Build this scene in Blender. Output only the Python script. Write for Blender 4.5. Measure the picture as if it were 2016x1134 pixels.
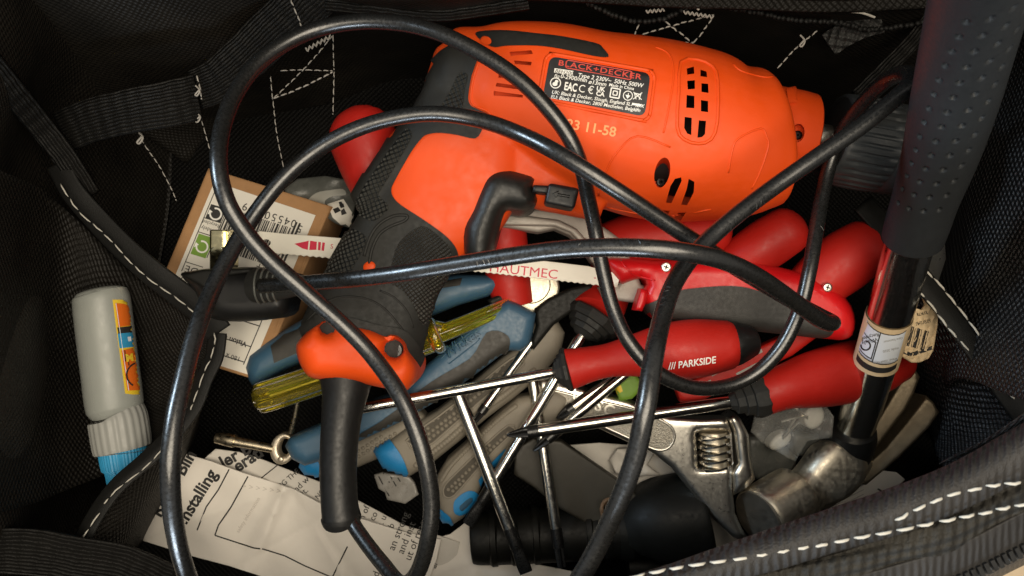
import bpy, bmesh, math, random
import numpy as np
from mathutils import Vector, Matrix
from mathutils.bvhtree import BVHTree
from mathutils.geometry import delaunay_2d_cdt
random.seed(7); np.random.seed(7)
S = bpy.context.scene; COL = S.collection
for o in list(bpy.data.objects): bpy.data.objects.remove(o)
# 1 unit = 2.3 cm.  z = 0 is the middle of the drill lying in the open bag; the camera looks down into it.
H = 14.56
# ------------------------------------------------------------------ camera
cam = bpy.data.cameras.new("camera"); camo = bpy.data.objects.new("camera", cam); COL.objects.link(camo)
camo.location = (0, 0, H); camo.rotation_euler = (0, 0, 0)
cam.sensor_width = 36.0; cam.lens = 36.0 * H / 20.16
cam.clip_start = 0.1; cam.clip_end = 400
cam.dof.use_dof = True; cam.dof.focus_distance = H - 0.3; cam.dof.aperture_fstop = 0.55
S.camera = camo
# ------------------------------------------------------------------ light: a warm room ceiling overhead, a cool window low on the left
w = bpy.data.worlds.new("World"); S.world = w; w.use_nodes = True
bg = w.node_tree.nodes["Background"]; bg.inputs[0].default_value = (0.9, 0.86, 0.8, 1); bg.inputs[1].default_value = 0.36
def area(name, loc, target, sx, sy, power, col):
    l = bpy.data.lights.new(name, 'AREA'); l.shape = 'RECTANGLE'; l.size = sx; l.size_y = sy; l.energy = power; l.color = col
    o = bpy.data.objects.new(name, l); COL.objects.link(o); o.location = loc
    o.rotation_euler = (Vector(target) - Vector(loc)).to_track_quat('-Z', 'Y').to_euler(); return o
area("ceiling_light", (2.5, -1.5, 27), (1, 0, 0), 23, 18, 11200, (1.0, 0.88, 0.70))
area("window_light", (-24, 10, 14.5), (5, 0, 2.5), 9, 6, 7500, (0.66, 0.84, 1.0))
area("window_light", (-7, -27, 12), (5, 0, 2), 12, 6, 6500, (0.74, 0.87, 1.0))
S.view_settings.view_transform = 'Standard'; S.view_settings.look = 'None'
S.view_settings.exposure = -0.15; S.view_settings.gamma = 1.0
S.render.engine = 'CYCLES'
try:
    S.cycles.max_bounces = 8; S.cycles.transmission_bounces = 8; S.cycles.use_denoising = True
    S.cycles.sample_clamp_indirect = 6
except Exception: pass
# ------------------------------------------------------------------ coordinates
def K(z): return (H - z) / H / 100.0
def P(u, v, z):
    k = K(z); return Vector(((u - 1008) * k, -(v - 567) * k, z))
# ------------------------------------------------------------------ materials
def nt(name):
    m = bpy.data.materials.new(name); m.use_nodes = True; t = m.node_tree
    return m, t, t.nodes["Principled BSDF"]
def N(t, kind, **kw):
    n = t.nodes.new(kind)
    for k, v in kw.items():
        if k.startswith('i_'): n.inputs[int(k[2:])].default_value = v
        else: setattr(n, k, v)
    return n
def M(name, col, rough=.5, metal=0, var=.12, ns=3.0, bump=0, bs=40, rv=.12, coat=0, spec=.5, dust=0, trans=0, scratch=0):
    m, t, b = nt(name); L = t.links.new
    tc = N(t, 'ShaderNodeTexCoord')
    n1 = N(t, 'ShaderNodeTexNoise'); n1.inputs['Scale'].default_value = ns; n1.inputs['Detail'].default_value = 6
    L(tc.outputs['Object'], n1.inputs['Vector'])
    mx = N(t, 'ShaderNodeMix', data_type='RGBA')
    d = [max(0, c * (1 - var)) for c in col]; l = [min(1, c * (1 + var)) for c in col]
    mx.inputs['A'].default_value = (*d, 1); mx.inputs['B'].default_value = (*l, 1)
    L(n1.outputs['Fac'], mx.inputs['Factor']); out = mx.outputs['Result']
    if dust > 0:
        n3 = N(t, 'ShaderNodeTexNoise'); n3.inputs['Scale'].default_value = 22; n3.inputs['Detail'].default_value = 8; n3.inputs['Roughness'].default_value = .75
        L(tc.outputs['Object'], n3.inputs['Vector'])
        cr = N(t, 'ShaderNodeMapRange'); cr.inputs[1].default_value = .62; cr.inputs[2].default_value = .8; cr.inputs[4].default_value = dust
        L(n3.outputs['Fac'], cr.inputs[0])
        m2 = N(t, 'ShaderNodeMix', data_type='RGBA'); m2.inputs['B'].default_value = (.42, .39, .34, 1)
        L(cr.outputs[0], m2.inputs['Factor']); L(out, m2.inputs['A']); out = m2.outputs['Result']
    L(out, b.inputs['Base Color'])
    n2 = N(t, 'ShaderNodeTexNoise'); n2.inputs['Scale'].default_value = ns * 4; n2.inputs['Detail'].default_value = 8
    L(tc.outputs['Object'], n2.inputs['Vector'])
    mr = N(t, 'ShaderNodeMapRange'); mr.inputs[1].default_value = .3; mr.inputs[2].default_value = .7
    mr.inputs[3].default_value = max(.02, rough - rv * .7); mr.inputs[4].default_value = min(1, rough + rv)
    L(n2.outputs['Fac'], mr.inputs[0]); L(mr.outputs[0], b.inputs['Roughness'])
    b.inputs['Metallic'].default_value = metal; b.inputs['Specular IOR Level'].default_value = spec
    if coat: b.inputs['Coat Weight'].default_value = coat; b.inputs['Coat Roughness'].default_value = .12
    if trans: b.inputs['Transmission Weight'].default_value = trans; b.inputs['IOR'].default_value = 1.45
    if bump or scratch:
        nb = N(t, 'ShaderNodeTexNoise'); nb.inputs['Scale'].default_value = bs; nb.inputs['Detail'].default_value = 4
        L(tc.outputs['Object'], nb.inputs['Vector']); bp = N(t, 'ShaderNodeBump')
        bp.inputs['Strength'].default_value = bump; bp.inputs['Distance'].default_value = .03
        L(nb.outputs['Fac'], bp.inputs['Height']); L(bp.outputs[0], b.inputs['Normal'])
    return m
def fabric(name, col, fu, fv, strength=.8, rough=.55, dist=.03, spec=.5, dust=.0, ang=0, ribs=False):
    """woven cloth: crossing threads in the surface's own UV space"""
    m, t, b = nt(name); L = t.links.new
    uv = N(t, 'ShaderNodeUVMap'); mp = N(t, 'ShaderNodeMapping'); mp.inputs['Rotation'].default_value = (0, 0, ang)
    L(uv.outputs[0], mp.inputs[0])
    wob = N(t, 'ShaderNodeTexNoise'); wob.inputs['Scale'].default_value = 3; L(mp.outputs[0], wob.inputs['Vector'])
    wm = N(t, 'ShaderNodeVectorMath', operation='MULTIPLY_ADD'); wm.inputs[1].default_value = (.08, .08, .0)
    L(wob.outputs['Color'], wm.inputs[0]); L(mp.outputs[0], wm.inputs[2])
    sx = N(t, 'ShaderNodeSeparateXYZ'); L(wm.outputs[0], sx.inputs[0])
    def wave(o, f):
        a = N(t, 'ShaderNodeMath', operation='MULTIPLY'); L(o, a.inputs[0]); a.inputs[1].default_value = math.pi * f
        s = N(t, 'ShaderNodeMath', operation='SINE'); L(a.outputs[0], s.inputs[0]); return s.outputs[0]
    a, c = wave(sx.outputs[0], fu), wave(sx.outputs[1], fv)
    if ribs:
        ab = N(t, 'ShaderNodeMath', operation='ABSOLUTE'); L(c, ab.inputs[0])
        a2 = N(t, 'ShaderNodeMath', operation='MULTIPLY'); L(a, a2.inputs[0]); a2.inputs[1].default_value = .35
        pr = N(t, 'ShaderNodeMath', operation='ADD'); L(ab.outputs[0], pr.inputs[0]); L(a2.outputs[0], pr.inputs[1])
    else:
        pr = N(t, 'ShaderNodeMath', operation='MULTIPLY'); L(a, pr.inputs[0]); L(c, pr.inputs[1])
    n1 = N(t, 'ShaderNodeTexNoise'); n1.inputs['Scale'].default_value = 30; n1.inputs['Detail'].default_value = 5; L(uv.outputs[0], n1.inputs['Vector'])
    ad = N(t, 'ShaderNodeMath', operation='MULTIPLY_ADD'); ad.inputs[1].default_value = .8; L(n1.outputs['Fac'], ad.inputs[0]); L(pr.outputs[0], ad.inputs[2])
    bp = N(t, 'ShaderNodeBump'); bp.inputs['Strength'].default_value = strength; bp.inputs['Distance'].default_value = dist
    L(ad.outputs[0], bp.inputs['Height']); L(bp.outputs[0], b.inputs['Normal'])
    n2 = N(t, 'ShaderNodeTexNoise'); n2.inputs['Scale'].default_value = 1.3; n2.inputs['Detail'].default_value = 8; L(uv.outputs[0], n2.inputs['Vector'])
    mr = N(t, 'ShaderNodeMapRange'); mr.inputs[1].default_value = .35; mr.inputs[2].default_value = .75; L(n2.outputs['Fac'], mr.inputs[0])
    mx = N(t, 'ShaderNodeMix', data_type='RGBA'); mx.inputs['A'].default_value = (*col, 1)
    mx.inputs['B'].default_value = (*[c * 1.8 + dust for c in col], 1)
    L(mr.outputs[0], mx.inputs['Factor']); L(mx.outputs['Result'], b.inputs['Base Color'])
    b.inputs['Roughness'].default_value = rough; b.inputs['Specular IOR Level'].default_value = spec
    return m
MT = {}
MT['orange'] = M('orange_plastic', (.72, .070, .006), .5, var=.07, spec=.32, ns=1.2, bump=.06, bs=60, dust=.16)
MT['orange_dk'] = M('orange_plastic_gearcase', (.70, .064, .006), .5, var=.07, spec=.32, ns=1.2, bump=.06, bs=60, dust=.16)
MT['rubber'] = M('black_rubber', (.017, .017, .0155), .62, var=.25, spec=.32, bump=.12, bs=70, dust=.16)
MT['blackpl'] = M('black_plastic', (.009, .009, .009), .42, spec=.38, var=.2, bump=.05, bs=60, dust=.10)
MT['trigger'] = M('trigger_plastic', (.012, .012, .011), .40, spec=.4, var=.2, bump=.1, bs=80, dust=.08)
MT['cord'] = M('black_pvc_cord', (.008, .008, .0078), .28, var=.2, ns=5, bump=.012, bs=14, rv=.12, spec=.85, dust=.16)
MT['labelblk'] = M('rating_plate_black', (.016, .016, .018), .5, var=.1)
MT['tagbag'] = M('clouded_bag_plastic', (.30, .285, .26), .3, var=.15, bump=.3, bs=8)
MT['faint'] = M('show_through', (.55, .51, .46), .75, var=.05)
MT['white'] = M('white_print', (.80, .79, .75), .5, var=.05)
MT['redprint'] = M('red_print', (.62, .07, .05), .5, var=.05)
MT['paleprint'] = M('pale_orange_print', (.90, .30, .10), .5, var=.15, ns=20)
MT['dark'] = M('dark_motor', (.006, .006, .006), .6)
MT['chrome'] = M('chrome_shaft', (.64, .62, .57), .17, 1, var=.12, rv=.10, ns=5, bump=.02, bs=20)
MT['chrome_s'] = M('satin_chrome', (.80, .765, .69), .31, 1, var=.08, rv=.06, ns=4, bump=.012, bs=20)
MT['castpanel'] = M('cast_grain_panel', (.46, .43, .37), .42, 1, var=.35, ns=30, bump=.9, bs=32)
MT['blacktip'] = M('black_oxide_tip', (.05, .05, .05), .3, .9, var=.3, ns=10, bump=.1)
MT['steel'] = M('worn_forged_steel', (.80, .72, .58), .42, 1, var=.22, ns=2.5, rv=.12, bump=.03, bs=9)
MT['steel_dk'] = M('rusty_claw_steel', (.23, .185, .125), .48, .8, var=.4, ns=4, rv=.15, bump=.08, bs=12)
MT['face'] = M('dark_striking_face', (.24, .215, .18), .5, .9, var=.5, ns=4, bump=.05, bs=14)
MT['grip'] = M('hammer_grip_rubber', (.0165, .018, .0195), .5, spec=.22, var=.15, ns=4, bump=.05, bs=60, rv=.1, dust=.05)
MT['red'] = M('red_handle', (.42, .014, .009), .48, spec=.3, var=.08, ns=2, bump=.05, bs=60, dust=.24)
MT['redsaw'] = M('red_gloss_plastic', (.58, .008, .010), .36, var=.06, ns=2, bump=.03, dust=.04)
MT['blue'] = M('blue_handle', (.038, .098, .165), .45, var=.12, ns=3, bump=.06, bs=50, dust=.10)
MT['bluebr'] = M('bright_blue_handle', (.015, .20, .46), .42, var=.1, bump=.05, dust=.06)
MT['bluecap'] = M('blue_cap', (.03, .27, .50), .45, var=.08, bump=.05)
MT['grey'] = M('taupe_soft_grip', (.215, .19, .15), .6, var=.14, ns=4, bump=.15, bs=60, dust=.08)
MT['greypad'] = M('shaded_pad_ground', (.075, .065, .05), .75, var=.2, ns=8)  # taupe grip colour darkened: shade in the gaps between the dots, painted in
MT['chuckpl'] = M('slate_chuck_plastic', (.026, .029, .031), .45, spec=.4, var=.15, bump=.05, dust=.1)
MT['darkgrip'] = M('charcoal_soft_grip', (.030, .028, .0245), .55, var=.2, bump=.12, bs=60, dust=.10)
MT['frame'] = M('grey_cast_frame', (.33, .30, .265), .45, .15, var=.08, ns=6, bump=.12, bs=50)
MT['blade'] = M('white_painted_blade', (.78, .75, .66), .42, var=.05, ns=4, bump=.05, dust=.08)
MT['inkred'] = M('red_ink', (.58, .01, .05), .45, var=.06)
MT['ink'] = M('black_ink', (.018, .017, .016), .6, var=.1)
MT['inkgrey'] = M('grey_ink', (.34, .33, .31), .6, var=.1)
MT['card'] = M('brown_cardboard', (.36, .195, .085), .8, var=.14, ns=5, bump=.18, bs=28)
MT['paper'] = M('paper', (.75, .705, .64), .75, var=.05, ns=3, bump=.35, bs=4)
MT['paper2'] = M('paper_grey', (.62, .585, .53), .75, var=.06, ns=3, bump=.4, bs=4)
MT['label'] = M('label_paper', (.72, .69, .62), .6, var=.04)
MT['labelcool'] = M('cool_white_label', (.70, .74, .80), .5, var=.03)
MT['green'] = M('green_print', (.16, .30, .03), .55, var=.05)
MT['kraft'] = M('kraft_label_edge', (.66, .50, .30), .6, var=.12, ns=8)
MT['yellow'] = M('yellow_acetate', (.95, .78, .06), .05, var=.03, trans=.94, spec=.8, rv=.03)
MT['bottle'] = M('frosted_bottle', (.40, .42, .39), .38, var=.10, ns=2, bump=.04, trans=.35)
MT['capgrey'] = M('frosted_cap', (.33, .335, .315), .42, var=.06, trans=.12)
MT['lorange'] = M('label_orange', (.66, .13, .01), .45, var=.06)
MT['lyellow'] = M('label_yellow', (.72, .50, .03), .45, var=.05)
MT['zinc'] = M('zinc_plated', (.62, .53, .38), .3, 1, var=.12, bump=.02, bs=10)
MT['zincflat'] = M('nickel_ring', (.66, .58, .46), .38, .8, var=.1, bump=.1)
MT['brass'] = M('plug_pin_metal', (.84, .76, .46), .14, 1, var=.05)
MT['pivot'] = M('brushed_pivot_plate', (.60, .55, .44), .42, .85, var=.18, ns=9, bump=.15, bs=20)
MT['torch'] = M('black_torch_body', (.006, .006, .005), .5, var=.3, spec=.22, bump=.06, dust=.06)
MT['bracket'] = M('black_coated_steel', (.034, .031, .024), .5, .1, var=.2, bump=.12, bs=60, dust=.05)
MT['rust'] = M('rust_ring', (.15, .09, .05), .7, var=.4, ns=12)
MT['thread'] = M('white_thread', (.46, .44, .39), .85, var=.12, ns=20)
MT['threaddim'] = M('grey_thread', (.34, .32, .29), .7, var=.2, ns=20)
MT['film'] = M('clear_film', (.80, .80, .76), .18, var=.05, bump=.9, bs=5, trans=.9)
_b = MT['film'].node_tree.nodes['Principled BSDF']; _b.inputs['Alpha'].default_value = .24; _b.inputs['Transmission Weight'].default_value = 0; _b.inputs['Specular IOR Level'].default_value = .9
MT['plug_w'] = M('white_nylon', (.74, .72, .64), .42, var=.05)
MT['greyplastic'] = M('grey_plastic_wrap', (.085, .088, .08), .35, var=.35, ns=5, bump=.5, bs=8)
MT['palegrey'] = M('pale_grey_print', (.30, .30, .27), .5, var=.1)
MT['binding'] = M('binding_tape', (.0055, .0055, .005), .6, var=.3, ns=8, bump=.25, bs=50, dust=.05, spec=.3)
MT['wood'] = M('pale_wood_table', (.62, .47, .30), .5, var=.15, ns=2.5, bump=.05)
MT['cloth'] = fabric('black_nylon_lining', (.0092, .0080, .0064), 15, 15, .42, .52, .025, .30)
MT['clothd'] = fabric('black_nylon_shaded', (.0022, .0020, .0017), 15, 15, .5, .6, .02, .12)  # same nylon as the lining, darkened to paint in the shade on the floor
MT['clothr'] = fabric('black_canvas_side', (.0125, .0128, .0138), 11, 11, 1.0, .42, .035, .6)
MT['pocket'] = fabric('pocket_nylon', (.0058, .0050, .0039), 15, 15, .6, .55, .025, .22)
MT['web'] = fabric('ribbed_webbing', (.0045, .0042, .0036), 7, 14, .8, .6, .05, .28, ribs=True)
MT['webmesh'] = fabric('open_webbing', (.03, .03, .029), 9, 9, 1.0, .5, .06, .6)
MT['rim'] = fabric('rim_binding_rib', (.022, .0205, .0195), 15, 1.2, .8, .6, .035, .3)
MT['rim2'] = fabric('rim_twill', (.018, .0165, .0135), 8, 8, 1.0, .65, .05, .3, ang=.7)
MT['zip'] = fabric('zip_tape', (.018, .017, .0165), 18, 2, .6, .6, .02, .3)
MT['gripweave'] = fabric('knurled_rubber', (.026, .026, .023), 17, 17, 1.0, .6, .05, .4, ang=.45)
MT['gripfine'] = fabric('fine_knurled_rubber', (.026, .025, .022), 22, 22, 1.0, .6, .035, .4, ang=.15)
# ------------------------------------------------------------------ object helpers
LOC = {}; GEO = {}
def thing(name, label, cat, at, group=None):
    o = bpy.data.objects.new(name, None); COL.objects.link(o); o.empty_display_size = .2
    o.location = at; LOC[o.name] = Vector(at); o['label'] = label; o['category'] = cat
    if group: o['group'] = group
    return o
def mk(name, verts, faces, mat, parent=None, smooth=True, uv=None, sharp=None, kind=None):
    org = LOC.get(parent.name, Vector((0, 0, 0))) if parent else Vector((0, 0, 0))
    me = bpy.data.meshes.new(name)
    me.from_pydata([tuple(Vector(v) - org) for v in verts], [], faces)
    if uv is not None:
        l = me.uv_layers.new(name='UVMap')
        ix = np.zeros(len(me.loops), dtype=np.int32); me.loops.foreach_get('vertex_index', ix)
        l.data.foreach_set('uv', np.asarray(uv, dtype=np.float32)[ix].ravel())
    me.polygons.foreach_set('use_smooth', [smooth] * len(me.polygons))
    if smooth and sharp: me.set_sharp_from_angle(angle=math.radians(sharp))
    me.materials.append(mat); me.update()
    o = bpy.data.objects.new(name, me); COL.objects.link(o)
    if parent: o.parent = parent
    LOC[o.name] = org
    if kind: o['kind'] = kind
    GEO[o.name] = (verts, faces)
    return o
def merge(parts):
    V, F = [], []
    for v, f in parts:
        n = len(V); V += list(v); F += [[i + n for i in q] for q in f]
    return V, F
def cr(pts, n, closed=False):
    """Catmull-Rom through rows of numbers"""
    A = np.array(pts, dtype=float); m = len(A); out = []
    if m < 3 and not closed:
        return [list(A[0] + (A[1] - A[0]) * i / n) for i in range(n + 1)]
    for i in range(m if closed else m - 1):
        if closed: p0, p1, p2, p3 = A[i - 1], A[i], A[(i + 1) % m], A[(i + 2) % m]
        else: p0, p1, p2, p3 = A[max(i - 1, 0)], A[i], A[i + 1], A[min(i + 2, m - 1)]
        for j in range(n):
            t = j / n
            out.append(list(.5 * ((2 * p1) + (p2 - p0) * t + (2 * p0 - 5 * p1 + 4 * p2 - p3) * t * t + (3 * p1 - p0 - 3 * p2 + p3) * t ** 3)))
    if not closed: out.append(list(A[-1]))
    return out
def loft_geo(secs, n=28, steps=6, r0=0, r1=0, ex=2.0, caps=True, flute=0, nf=8, hr=1.0, bump=None):
    """secs rows: u, v, z, half width px [, height ratio [, exponent]]"""
    rows = []
    for s in secs:
        s = list(s) + [hr, ex][len(s) - 4:] if len(s) < 6 else list(s)
        rows.append(s[:6])
    sm = cr(rows, steps) if steps > 1 else rows
    ctr = [P(r[0], r[1], r[2]) for r in sm]; hw = [r[3] * K(r[2]) for r in sm]
    hh = [r[3] * K(r[2]) * r[4] for r in sm]; exs = [r[5] for r in sm]
    def tang(i):
        a, b = ctr[max(i - 1, 0)], ctr[min(i + 1, len(ctr) - 1)]
        return (b - a).normalized()
    rings = [(ctr[i], tang(i), hw[i], hh[i], exs[i]) for i in range(len(ctr))]
    if r0:
        c, t, a, b, e = rings[0]
        rings = [(c - t * r0 * math.sin(q), t, a * max(math.cos(q), .02), b * max(math.cos(q), .02), e) for q in [math.pi / 2 * k / 5 for k in range(5, 0, -1)]] + rings
    if r1:
        c, t, a, b, e = rings[-1]
        rings = rings + [(c + t * r1 * math.sin(q), t, a * max(math.cos(q), .02), b * max(math.cos(q), .02), e) for q in [math.pi / 2 * k / 5 for k in range(1, 6)]]
    V, F, UV = [], [], []; run = 0; prev = None
    for ri, (c, t, a, b, e) in enumerate(rings):
        s = t.cross(Vector((0, 0, 1)))
        s = s.normalized() if s.length > 1e-4 else Vector((1, 0, 0))
        up = s.cross(t).normalized()
        if prev is not None: run += (c - prev).length
        prev = c
        for k in range(n):
            th = 2 * math.pi * k / n; cx, sy = math.cos(th), math.sin(th)
            x = math.copysign(abs(cx) ** (2 / e), cx); y = math.copysign(abs(sy) ** (2 / e), sy)
            m = 1 - flute * (.5 + .5 * math.cos(nf * th)) if flute else 1
            if bump: m *= bump(run, th)
            V.append(c + s * (x * a * m) + up * (y * b * m)); UV.append((run, th * a))
    R = len(rings)
    for i in range(R - 1):
        for k in range(n):
            k2 = (k + 1) % n
            F.append([i * n + k, i * n + k2, (i + 1) * n + k2, (i + 1) * n + k])
    if caps:
        F.append([k for k in range(n)][::-1]); F.append([(R - 1) * n + k for k in range(n)])
    return V, F, UV
def loft(name, secs, mat, parent=None, sharp=50, **kw):
    V, F, UV = loft_geo(secs, **kw)
    return mk(name, V, F, mat, parent, uv=UV, sharp=sharp)
def frames(C):
    T = [(C[min(i + 1, len(C) - 1)] - C[max(i - 1, 0)]).normalized() for i in range(len(C))]
    ns = []; nrm = T[0].cross(Vector((0, 0, 1)))
    nrm = nrm.normalized() if nrm.length > 1e-3 else Vector((1, 0, 0))
    for t in T:
        nrm = (nrm - t * nrm.dot(t)).normalized(); ns.append(nrm.copy())
    return T, ns
def tube_geo(C, r, n=10, caps=True):
    T, ns = frames(C); V, F, UV = [], [], []; run = 0
    for i, c in enumerate(C):
        b = T[i].cross(ns[i]); rr = r[i] if hasattr(r, '__len__') else r
        if i: run += (c - C[i - 1]).length
        for k in range(n):
            a = 2 * math.pi * k / n; V.append(c + (ns[i] * math.cos(a) + b * math.sin(a)) * rr); UV.append((run, a * rr))
    for i in range(len(C) - 1):
        for k in range(n):
            k2 = (k + 1) % n; F.append([i * n + k2, i * n + k, (i + 1) * n + k, (i + 1) * n + k2])
    if caps: F.append(list(range(n))); F.append([(len(C) - 1) * n + k for k in range(n)][::-1])
    return V, F, UV
def path3(pts, n=6): return [P(*r) for r in cr(pts, n)]
def tube(name, pts, rpx, mat, parent=None, n=10, sm=6, world=False):
    C = pts if world else path3(pts, sm)
    r = rpx if world else rpx * K(pts[0][2])
    V, F, UV = tube_geo(C, r, n); return mk(name, V, F, mat, parent, uv=UV, sharp=50)
def thicken(V, F, t):
    """give flat glyphs side walls so they stand proud"""
    E = {(f[i], f[(i + 1) % len(f)]) for f in F for i in range(len(f))}; n = len(V)
    lo = [v - Vector((0, 0, t)) for v in V]
    return list(V) + lo, F + [[b, a, a + n, b + n] for a, b in E if (b, a) not in E]
def inside(poly, X, Y):
    c = np.zeros(X.shape, bool); n = len(poly)
    for i in range(n):
        x1, y1 = poly[i]; x2, y2 = poly[i - 1]
        if y1 == y2: continue
        k = ((y1 > Y) != (y2 > Y)) & (X < (x2 - x1) * (Y - y1) / (y2 - y1) + x1); c ^= k
    return c
def pdist(poly, X, Y):
    d = np.full(X.shape, 1e9); n = len(poly)
    for i in range(n):
        x1, y1 = poly[i]; x2, y2 = poly[(i + 1) % n]; dx, dy = x2 - x1, y2 - y1
        t = np.clip(((X - x1) * dx + (Y - y1) * dy) / max(dx * dx + dy * dy, 1e-9), 0, 1)
        d = np.minimum(d, np.hypot(X - x1 - t * dx, Y - y1 - t * dy))
    return d
def densify(poly, g):
    out = []
    for i in range(len(poly)):
        a, b = poly[i], poly[(i + 1) % len(poly)]; n = max(1, int(math.hypot(b[0] - a[0], b[1] - a[1]) / g))
        out += [(a[0] + (b[0] - a[0]) * k / n, a[1] + (b[1] - a[1]) * k / n) for k in range(n)]
    return out
def area2(p): return sum(p[i - 1][0] * p[i][1] - p[i][0] * p[i - 1][1] for i in range(len(p)))
def fill(outline, g, holes=(), R=0):
    """triangulate a pixel-plan outline with interior points; -> pts, tris, boundary edges, dist"""
    outline = densify(outline, g); holes = [densify(h, g) for h in holes]
    pts = list(outline); loops = [list(range(len(outline)))]
    for h in holes:
        loops.append(list(range(len(pts), len(pts) + len(h)))); pts += h
    A = np.array(outline); x0, y0 = A.min(0); x1, y1 = A.max(0)
    gx, gy = np.meshgrid(np.arange(x0, x1, g), np.arange(y0, y1, g * .87)); gx = gx + (np.arange(gx.shape[0]) % 2)[:, None] * g / 2
    X, Y = gx.ravel(), gy.ravel()
    if R:   # rows of points that follow the edge, for a clean rounded shoulder
        sgn = 1 if area2(outline) > 0 else -1
        ex, ey = [], []; n = len(outline)
        for f in (.12, .35, .65, 1.0):
            for i in range(n):
                a, b = outline[i - 1], outline[(i + 1) % n]; dx, dy = b[0] - a[0], b[1] - a[1]; l = math.hypot(dx, dy) or 1
                px, py = outline[i][0] - sgn * dy / l * R * f, outline[i][1] + sgn * dx / l * R * f
                ex.append((px, py, R * f))
        E = np.array(ex); k = inside(outline, E[:, 0], E[:, 1]); dd = pdist(outline, E[:, 0], E[:, 1])
        k &= dd > E[:, 2] * .9
        for h in holes: k &= ~inside(h, E[:, 0], E[:, 1]) & (pdist(h, E[:, 0], E[:, 1]) > 2)
        keep = inside(outline, X, Y) & (pdist(outline, X, Y) > R * 1.0 + g * .4)
        X, Y = np.concatenate([X[keep], E[k, 0]]), np.concatenate([Y[keep], E[k, 1]])
    else:
        keep = inside(outline, X, Y) & (pdist(outline, X, Y) > g * .45); X, Y = X[keep], Y[keep]
    for h in holes:
        keep = ~inside(h, X, Y) & (pdist(h, X, Y) > g * .4); X, Y = X[keep], Y[keep]
    pts += list(zip(X, Y))
    edges = [(l[i], l[(i + 1) % len(l)]) for l in loops for i in range(len(l))]
    vo, eo, fo, *_ = delaunay_2d_cdt([Vector((float(a), float(b))) for a, b in pts], edges, [], 0, 1e-4)
    Vp = np.array([(v.x, v.y) for v in vo]); T = [f for f in fo if len(f) == 3]
    C = np.array([Vp[list(f)].mean(0) for f in T]); k = inside(outline, C[:, 0], C[:, 1])
    for h in holes: k &= ~inside(h, C[:, 0], C[:, 1])
    T = [list(f) for f, q in zip(T, k) if q]
    used = sorted({i for f in T for i in f}); mp = {a: b for b, a in enumerate(used)}
    Vp = Vp[used]; T = [[mp[i] for i in f] for f in T]
    T2 = []
    for f in T:
        a, b, c = (Vp[i] for i in f)
        s = (b[0] - a[0]) * (c[1] - a[1]) - (b[1] - a[1]) * (c[0] - a[0])
        T2.append(f if s < 0 else f[::-1])      # pixel v runs downwards, so this faces the viewer
    cnt = {}
    for f in T2:
        for i in range(3):
            e = (f[i], f[(i + 1) % 3]); cnt[e] = 1
    bd = [e for e in cnt if (e[1], e[0]) not in cnt]
    d = pdist(outline, Vp[:, 0], Vp[:, 1])
    for h in holes: d = np.minimum(d, pdist(h, Vp[:, 0], Vp[:, 1]))
    return Vp, T2, bd, d
def solid(Vp, T, bd, top, low):
    """close a filled sheet with side walls and an underside"""
    V = list(top); n = len(V); mp = {}
    F = [list(f) for f in T]
    for a, b in bd:
        for i in (a, b):
            if i not in mp: mp[i] = len(V); V.append(low(i))
        F.append([b, a, mp[a], mp[b]])
    return V, F
def zfun(z): return z if callable(z) else (lambda u, v: z)
def pillow(name, outline, z, mat, parent=None, h=.15, R=12, depth=.3, g=9, sm=0, holes=(), sharp=60, wob=0, kind=None, uvs=.01):
    """a solid with a rounded shoulder: z is the height of its edge, h the rise to its crown over R pixels"""
    if sm: outline = [tuple(p) for p in cr(outline, sm, True)]
    zf = zfun(z); Vp, T, bd, d = fill(outline, g, holes, R if h else 0)
    t = np.clip(d / R, 0, 1) if R else np.ones(len(d)); rise = h * np.sqrt(np.clip(1 - (1 - t) ** 2, 0, 1))
    ph = random.random() * 9
    def wb(u, v): return wob * (math.sin(u * .021 + v * .013 + ph) + .6 * math.sin(u * .05 - v * .041 + ph * 2)) if wob else 0
    zs = [zf(*Vp[i]) + rise[i] + wb(*Vp[i]) for i in range(len(Vp))]
    top = [P(Vp[i][0], Vp[i][1], zs[i]) for i in range(len(Vp))]
    V, F = solid(Vp, T, bd, top, lambda i: P(Vp[i][0], Vp[i][1], zs[i]) + Vector((0, 0, -depth)))
    uv = [(V[i].x, V[i].y) for i in range(len(V))]
    return mk(name, V, F, mat, parent, uv=uv, sharp=sharp, kind=kind)
def on(objs, off=.012):
    """a function that drops a plan point onto the surface of objects already built"""
    if not isinstance(objs, (list, tuple)): objs = [objs]
    V, F = merge([GEO[o.name] for o in objs]); bv = BVHTree.FromPolygons(V, F)
    eye = Vector((0, 0, H))
    def f(u, v):
        d = (P(u, v, 0) - eye).normalized(); hit, nr, ix, ds = bv.ray_cast(eye, d)
        if hit is None: return None
        if nr.z < 0: nr = -nr
        return hit + nr * off
    return f
def at(z): 
    zf = zfun(z); return lambda u, v: P(u, v, zf(u, v))
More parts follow.
